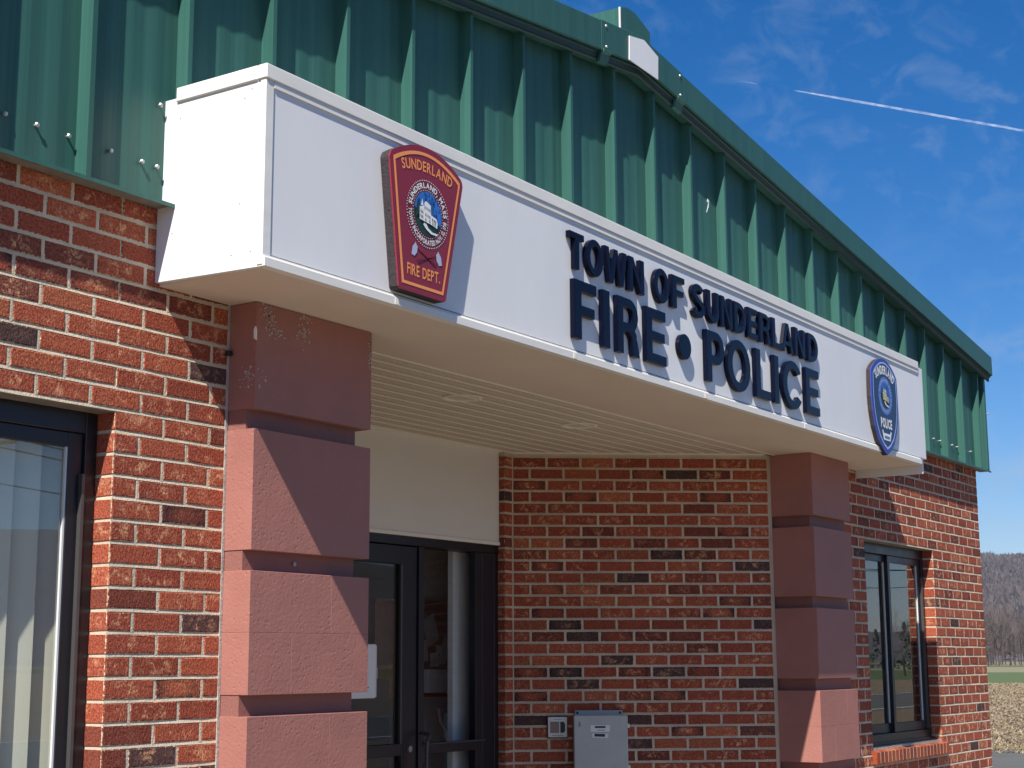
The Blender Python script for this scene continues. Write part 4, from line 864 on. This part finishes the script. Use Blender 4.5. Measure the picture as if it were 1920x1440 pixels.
def town_seal(parent, cx, cz, r, yy, ringm, dotm, txtm, bgm, skym, bldm, grm, pathm, full=True):
    mb = MB(); disc(mb, cx, cz, r*.985, yy); mb.build('seal_ring', ringm, parent, fix=False)
    mb = MB(); nd = 72
    for i in range(nd):
        a = 6.2832*i/nd; disc(mb, cx+math.cos(a)*r*.985, cz+math.sin(a)*r*.985, r*.020, yy-.001, n=6)
    nd = 50
    for i in range(nd):
        a = 6.2832*i/nd; disc(mb, cx+math.cos(a)*r*.70, cz+math.sin(a)*r*.70, r*.016, yy-.001, n=6)
    mb.build('seal_dots', dotm, parent, fix=False)
    mb = MB()
    text_flat(mb, 'SUNDERLAND, MASS', r*.155, arc_text(cx, cz, r*.765, '', 0, 88, False, yy=yy-.001), .03, .10, total=r*.765*R(168))
    text_flat(mb, 'TOWN INCORPORATED NOV. 12, 1718', r*.145, arc_text(cx, cz, r*.905, '', 0, 268, True, yy=yy-.001), .025, .08, total=r*.905*R(178))
    mb.build('seal_lettering', txtm, parent, fix=False)
    mb = MB(); disc(mb, cx, cz, r*.66, yy-.001); mb.build('seal_ground', grm, parent, fix=False)
    mb = MB(); pts = [(cx+math.cos(R(a))*r*.655, cz+math.sin(R(a))*r*.655) for a in range(-22, 176, 6)]+[(cx-r*.4, cz-r*.02), (cx+r*.1, cz-r*.12)]
    mb.add([(x, yy-.002, z) for x, z in pts], [tuple(range(len(pts)))]); mb.build('seal_sky', skym, parent, fix=False)
    rs = random.Random(2); mb = MB()                      # tree branches and foliage over the sky
    for i in range(46):
        a = R(rs.uniform(-8, 118)); q = r*rs.uniform(.2, .62); x, z = cx+math.cos(a)*q, cz+math.sin(a)*q; b = rs.uniform(-.5, .9)+1.2; l = r*rs.uniform(.07, .17); w = r*.016
        mb.add([(x-w, yy-.003, z), (x+w, yy-.003, z), (x+math.cos(b)*l, yy-.003, z+math.sin(b)*l)], [(0, 1, 2)])
    mb.add([(cx-r*.60, yy-.003, cz-r*.2), (cx-r*.40, yy-.003, cz-r*.05), (cx-r*.42, yy-.003, cz+r*.42), (cx-r*.52, yy-.003, cz+r*.3)], [(0, 1, 2, 3)])
    mb.build('seal_branches', grm, parent, fix=False)
    mb = MB(); b_ = lambda P: mb.add([(cx+x*r, yy-.004, cz+z*r) for x, z in P], [tuple(range(len(P)))])
    b_([(-.42, -.22), (-.42, .12), (-.20, .06), (-.20, -.25)]); b_([(-.20, -.25), (-.20, .30), (-.12, .36), (.10, .28), (.12, .0), (.12, -.28)]); b_([(.12, -.28), (.12, .0), (.38, -.06), (.44, -.18), (.42, -.34)]); b_([(-.44, .13), (-.18, .22), (-.19, .06)]); b_([(-.36, .2), (-.30, .40), (-.24, .2)])
    mb.build('seal_building', bldm, parent, fix=False)
    mb = MB()
    for wx, wz in [(-.37, .02), (-.29, .0), (-.37, -.12), (-.29, -.14), (-.14, .16), (-.04, .14), (.05, .12), (-.14, -.04), (-.04, -.06), (.05, -.08), (-.14, -.19), (.05, -.2), (.18, -.12), (.26, -.14), (.33, -.16), (.2, -.24), (.3, -.26)]:
        mb.add([(cx+(wx+a)*r, yy-.005, cz+(wz+b)*r) for a, b in ((-.018, -.04), (.018, -.04), (.018, .04), (-.018, .04))], [(0, 1, 2, 3)])
    mb.build('seal_windows', grm, parent, fix=False)
    mb = MB(); P = [(-.22, -.30), (-.10, -.31), (.0, -.42), (.2, -.50), (.46, -.50), (.40, -.56), (.12, -.56), (-.10, -.47), (-.24, -.36)]
    mb.add([(cx+x*r, yy-.004, cz+z*r) for x, z in P], [tuple(range(len(P)))]); mb.build('seal_path', pathm, parent, fix=False)
M['seal_dark'] = mat('dark_maroon_print', (.16, .012, .024), .45)
town_seal(fsl, SC[0], SC[1], SR, Y1, M['seal_dark'], M['white'], M['white'], None, M['sign_blue'], M['white'], M['sign_green'], M['white'])
def axe(x, z, flip, parent):
    ax = holder('painted_axe', parent, (x, Y1, z)); s = -1 if flip else 1
    z += .012
    MB().add([(x+s*p*.72, Y1-.0006, z+q*.72) for p, q in ((.012, .035), (.020, .020), (.028, .016), (.024, -.014), (.004, -.036), (-.020, -.030), (-.012, .008))], [tuple(range(7))]).build('axe_head', M['axe'], ax, fix=False)
    MB().add([(x+s*p, Y1-.0003, z+q) for p, q in ((.020, .006), (.023, .0), (.130, -.030), (.126, -.040), (.118, -.040))], [tuple(range(5))]).build('axe_handle', M['handle_red'], ax, fix=False)
axe(.845, 2.978, False, fsl); axe(.992, 2.972, True, fsl)

# ---------------- police shield
PY = F-.032
ps = thing('police_sign', (5.41, F, 2.82), 'navy blue shield shaped police sign with pale outline and round town seal', 'sign')
def shield(k, dz=0):
    P = [(-.208, .135)]+[(-.208+.208*i/8, .135+.093*math.sin(R(90*i/8))**.8) for i in range(1, 9)]
    P += [(x*-1, z) for x, z in P[-2::-1]]
    Rg = [(.214, .06), (.216, -.02), (.205, -.10), (.175, -.19), (.125, -.265), (.06, -.315), (0, -.34)]
    P = P+Rg+[(-x, z) for x, z in Rg[-2::-1]]
    return [(5.415+x*k, 3.110+z*(1-(1-k)*.9)+dz) for x, z in P][::-1]
MB().prism([(5.415+(x-5.415)*.985, z) for x, z in shield(1)], 1, PY+.004, F-.001).build('sign_core', M['sign_edge'], ps)
MB().prism(shield(1), 1, PY, PY+.006).build('shield_face', M['badge_rim'], ps)
mb = MB(); a_ = shield(.90); b_ = shield(.855); n = len(a_); Y2 = PY-.0012
mb.add([(x, Y2-.0008, z) for x, z in a_]+[(x, Y2-.0008, z) for x, z in b_], [(i, (i+1) % n, (i+1) % n+n, i+n) for i in range(n)]); mb.build('pale_outline', M['badge_line'], ps, fix=False)
mb = MB(); mb.add([(x, Y2, z) for x, z in shield(.865)], [tuple(range(n))]); mb.build('navy_field', M['badge'], ps, fix=False)
mb = MB(); R3 = .24
text_flat(mb, 'SUNDERLAND', .048, lambda s, t: (5.415+math.sin(s/R3)*(R3+t), Y2-.001, 3.247-R3+math.cos(s/R3)*(R3+t)), .04, .10, total=.298)
mb.build('white_lettering', M['white'], ps, fix=False); mb = MB()
text_flat(mb, 'POLICE', .052, lambda s, t: (5.415+s, Y2-.001, 2.930+t), .045, .10, total=.185)
mb.build('white_lettering', M['white'], ps, fix=False)
town_seal(ps, 5.415, 3.118, .112, Y2-.0005, M['badge_ring'], M['badge_line'], M['badge_line'], None, M['sign_blue'], M['tan'], M['sign_green'], M['white'])
mb = MB(); mb.add([(5.415+x, Y2-.001, 2.885+z) for x, z in ((-.075, .022), (-.062, .030), (-.052, .010), (.052, .010), (.062, .030), (.078, .022), (.064, -.004), (.055, -.030), (-.055, -.030), (-.064, -.004))], [tuple(range(10))]); mb.build('ribbon', M['white'], ps, fix=False)
bx('ribbon_print', M['badge_ring'], ps, 5.375, 5.455, Y2-.0025, Y2-.0015, 2.868, 2.880)

# ---------------- things on the splayed wall
ca, sa = math.cos(AW), math.sin(AW)
def A_(u, y, z): return Vector((4.19+u*ca-y*sa, 1.314+u*sa+y*ca, z))   # y < 0 is out of the wall
def local(name, mb, m, parent): 
    o = MB(); o.v = [A_(*v) for v in mb.v]; o.f = mb.f; o.m = mb.m; return o.build(name, m, parent)
eb = thing('electrical_box', A_(.48, 0, .7), 'grey metal electrical box with two white labels on the splayed brick wall', 'utility box')
local('box_body', MB().box(.335, .628, -.085, -.002, .70, 1.300, ch=.004), M['grey_box'], eb)
local('box_door', MB().box(.331, .634, -.098, -.086, .695, 1.304, ch=.004), M['grey_box'], eb)
local('mounting_flange', MB().box(.348, .618, -.012, -.003, 1.301, 1.328, ch=.002), M['grey_box'], eb)
for u in (.362, .604): local('flange_hole', MB().box(u-.006, u+.006, -.014, -.0125, 1.309, 1.321), M['black'], eb)
for z in (1.245, 1.02): local('door_latch', MB().box(.634, .648, -.08, -.066, z-.012, z+.010, ch=.002), M['white_trim'], eb)
lb1 = local('white_label', MB().box(.424, .532, -.0992, -.0985, 1.213, 1.250), M['white'], eb)
local('label_print', MB().box(.448, .508, -.1002, -.0994, 1.234, 1.2445).box(.462, .505, -.1002, -.0994, 1.221, 1.2235), M['black'], eb)
local('white_label', MB().prism([(.434, 1.182), (.522, 1.179), (.524, 1.204), (.432, 1.206)], 1, -.0992, -.0985), M['white'], eb)
local('label_print', MB().prism([(.446, 1.188), (.503, 1.186), (.506, 1.201), (.445, 1.203)], 1, -.1002, -.0994), M['black'], eb)
local('paint_scuff', MB().prism([(.358, 1.268), (.366, 1.272), (.370, 1.25), (.362, 1.235), (.356, 1.25)], 1, -.0990, -.0984), M['grey_print'], eb)
ic = thing('intercom', A_(.248, 0, 1.18), 'small square cream intercom plate with grille and black window left of the grey box', 'intercom')
local('back_plate', MB().box(.190, .307, -.012, -.002, 1.176, 1.299, ch=.002), M['black'], ic)
local('face_plate', MB().box(.1945, .3025, -.020, -.0125, 1.182, 1.2935, ch=.002), M['cream'], ic)
gp = MB()
for i in range(9): gp.prism([(.207+i*.0057, 1.205), (.2095+i*.0057, 1.205), (.2095+i*.0057, 1.268), (.207+i*.0057, 1.268)], 1, -.0215, -.0203)
local('speaker_grille', MB().box(.206, .2575, -.0209, -.0202, 1.206, 1.267), M['grey_print'], ic); local('grille_bars', gp, M['board_frame'], ic)
local('black_window', MB().prism([(.2635, 1.206), (.281, 1.206), (.2905, 1.217), (.2905, 1.256), (.281, 1.267), (.2635, 1.267)], 1, -.0215, -.0203), M['black'], ic)
local('name_strip', MB().box(.217, .278, -.0209, -.0202, 1.271, 1.288), M['white'], ic)
pm = MB()
for i in range(7): pm.box(.224+i*.007, .2285+i*.007, -.0216, -.0212, 1.277, 1.282)
for i in range(9): pm.box(.215+i*.0072, .2195+i*.0072, -.0216, -.0212, 1.190, 1.195)
local('small_print', pm, M['grey_print'], ic)
# white drop box beside the door, half hidden by the left column
nb = thing('white_cabinet', (2.9, DY-.1, 1.4), 'white wall cabinet beside the door, half hidden behind the left column', 'cabinet')
bx('cabinet_body', M['white'], nb, 2.69, 2.955, DY-.062, DY-.012, 1.425, 1.69, ch=.003); bx('cabinet_side', M['seal_gasket'], nb, 2.957, 2.966, DY-.058, DY-.02, 1.43, 1.685)
for z in (1.45, 1.56, 1.665): bx('hinge', M['steel'], nb, 2.967, 2.972, DY-.05, DY-.035, z-.012, z+.012)
bx('small_print', M['grey_print'], nb, 2.86, 2.90, DY-.0635, DY-.0625, 1.475, 1.480); bx('small_print', M['grey_print'], nb, 2.872, 2.885, DY-.0635, DY-.0625, 1.49, 1.494)

# ------------------------------------------------------------------ contrail high in the sky
M['vapour'] = bpy.data.materials.new('contrail_vapour'); M['vapour'].use_nodes = True; t = M['vapour'].node_tree; t.nodes.clear()
o_ = N(t, 'ShaderNodeOutputMaterial'); tr = N(t, 'ShaderNodeBsdfTransparent'); df = N(t, 'ShaderNodeBsdfDiffuse'); df.inputs[0].default_value = (.9, .9, .9, 1); tl = N(t, 'ShaderNodeBsdfTranslucent'); tl.inputs[0].default_value = (.9, .9, .9, 1)
ad = N(t, 'ShaderNodeAddShader'); mx = N(t, 'ShaderNodeMixShader'); g = N(t, 'ShaderNodeNewGeometry'); nn = N(t, 'ShaderNodeTexNoise'); nn.inputs['Scale'].default_value = .006; nn.inputs['Detail'].default_value = 6; nn.inputs['Roughness'].default_value = .65
mr = N(t, 'ShaderNodeMapRange'); mr.inputs[1].default_value = .35; mr.inputs[2].default_value = .7; mr.inputs[3].default_value = .02; mr.inputs[4].default_value = .10
for a, b in ((g.outputs['Position'], nn.inputs['Vector']), (nn.outputs[0], mr.inputs[0]), (mr.outputs[0], mx.inputs[0]), (tr.outputs[0], mx.inputs[1]), (df.outputs[0], ad.inputs[0]), (tl.outputs[0], ad.inputs[1]), (ad.outputs[0], mx.inputs[2]), (mx.outputs[0], o_.inputs[0])): t.links.new(a, b)
A0 = Vector((19828, 8275, 8000)); A1 = Vector((23650, 5900, 8000)); rs = random.Random(9)
mb = MB()
for lay in range(3):
    rings = []; n = 90; d = (A1-A0).normalized(); sd = d.cross(Vector((0, 0, 1)))
    for i in range(n+3):
        tt = i/n; p = A0+(A1-A0)*tt; wv = 26*noise.noise(Vector((tt*9, lay, 0)))*tt+10*noise.noise(Vector((tt*40, lay*3, 0)))*tt; rad = (5+11*min(1, tt*5))*(.55+.25*lay)*(1+.35*noise.noise(Vector((tt*60, lay, 5))))
        if i == 0: rad = 1
        p = p+Vector((0, 0, wv)); rings.append([p+sd*math.cos(6.2832*j/8)*rad*1.3+Vector((0, 0, 1))*math.sin(6.2832*j/8)*rad for j in range(8)])
    mb.sweep(rings)
mb.sweep([[A0-(A1-A0)*q+Vector((0, 0, 1))*math.sin(6.2832*j/6)*rd+sd*math.cos(6.2832*j/6)*rd for j in range(6)] for q, rd in ((.20, 3), (.175, 7), (.15, 7), (.13, 2))])
co = tag(mb.build('contrail', M['vapour'], fix=False), 'thin white vapour trail slanting across the blue sky', 'contrail', kind='stuff')
for p in co.data.polygons: p.use_smooth = True

# ------------------------------------------------------------------ thin air haze
hm = bpy.data.materials.new('thin_haze'); hm.use_nodes = True; t = hm.node_tree; t.nodes.clear()
o_ = N(t, 'ShaderNodeOutputMaterial'); pv = N(t, 'ShaderNodeVolumePrincipled'); pv.inputs['Color'].default_value = (.72, .82, 1, 1); pv.inputs['Density'].default_value = .00006; t.links.new(pv.outputs[0], o_.inputs['Volume'])
hz = MB().box(-7500, 7500, -7500, 7500, -1.2, 260).build('haze', hm); tag(hz, 'thin bluish haze in the air over the fields', 'haze', kind='stuff')
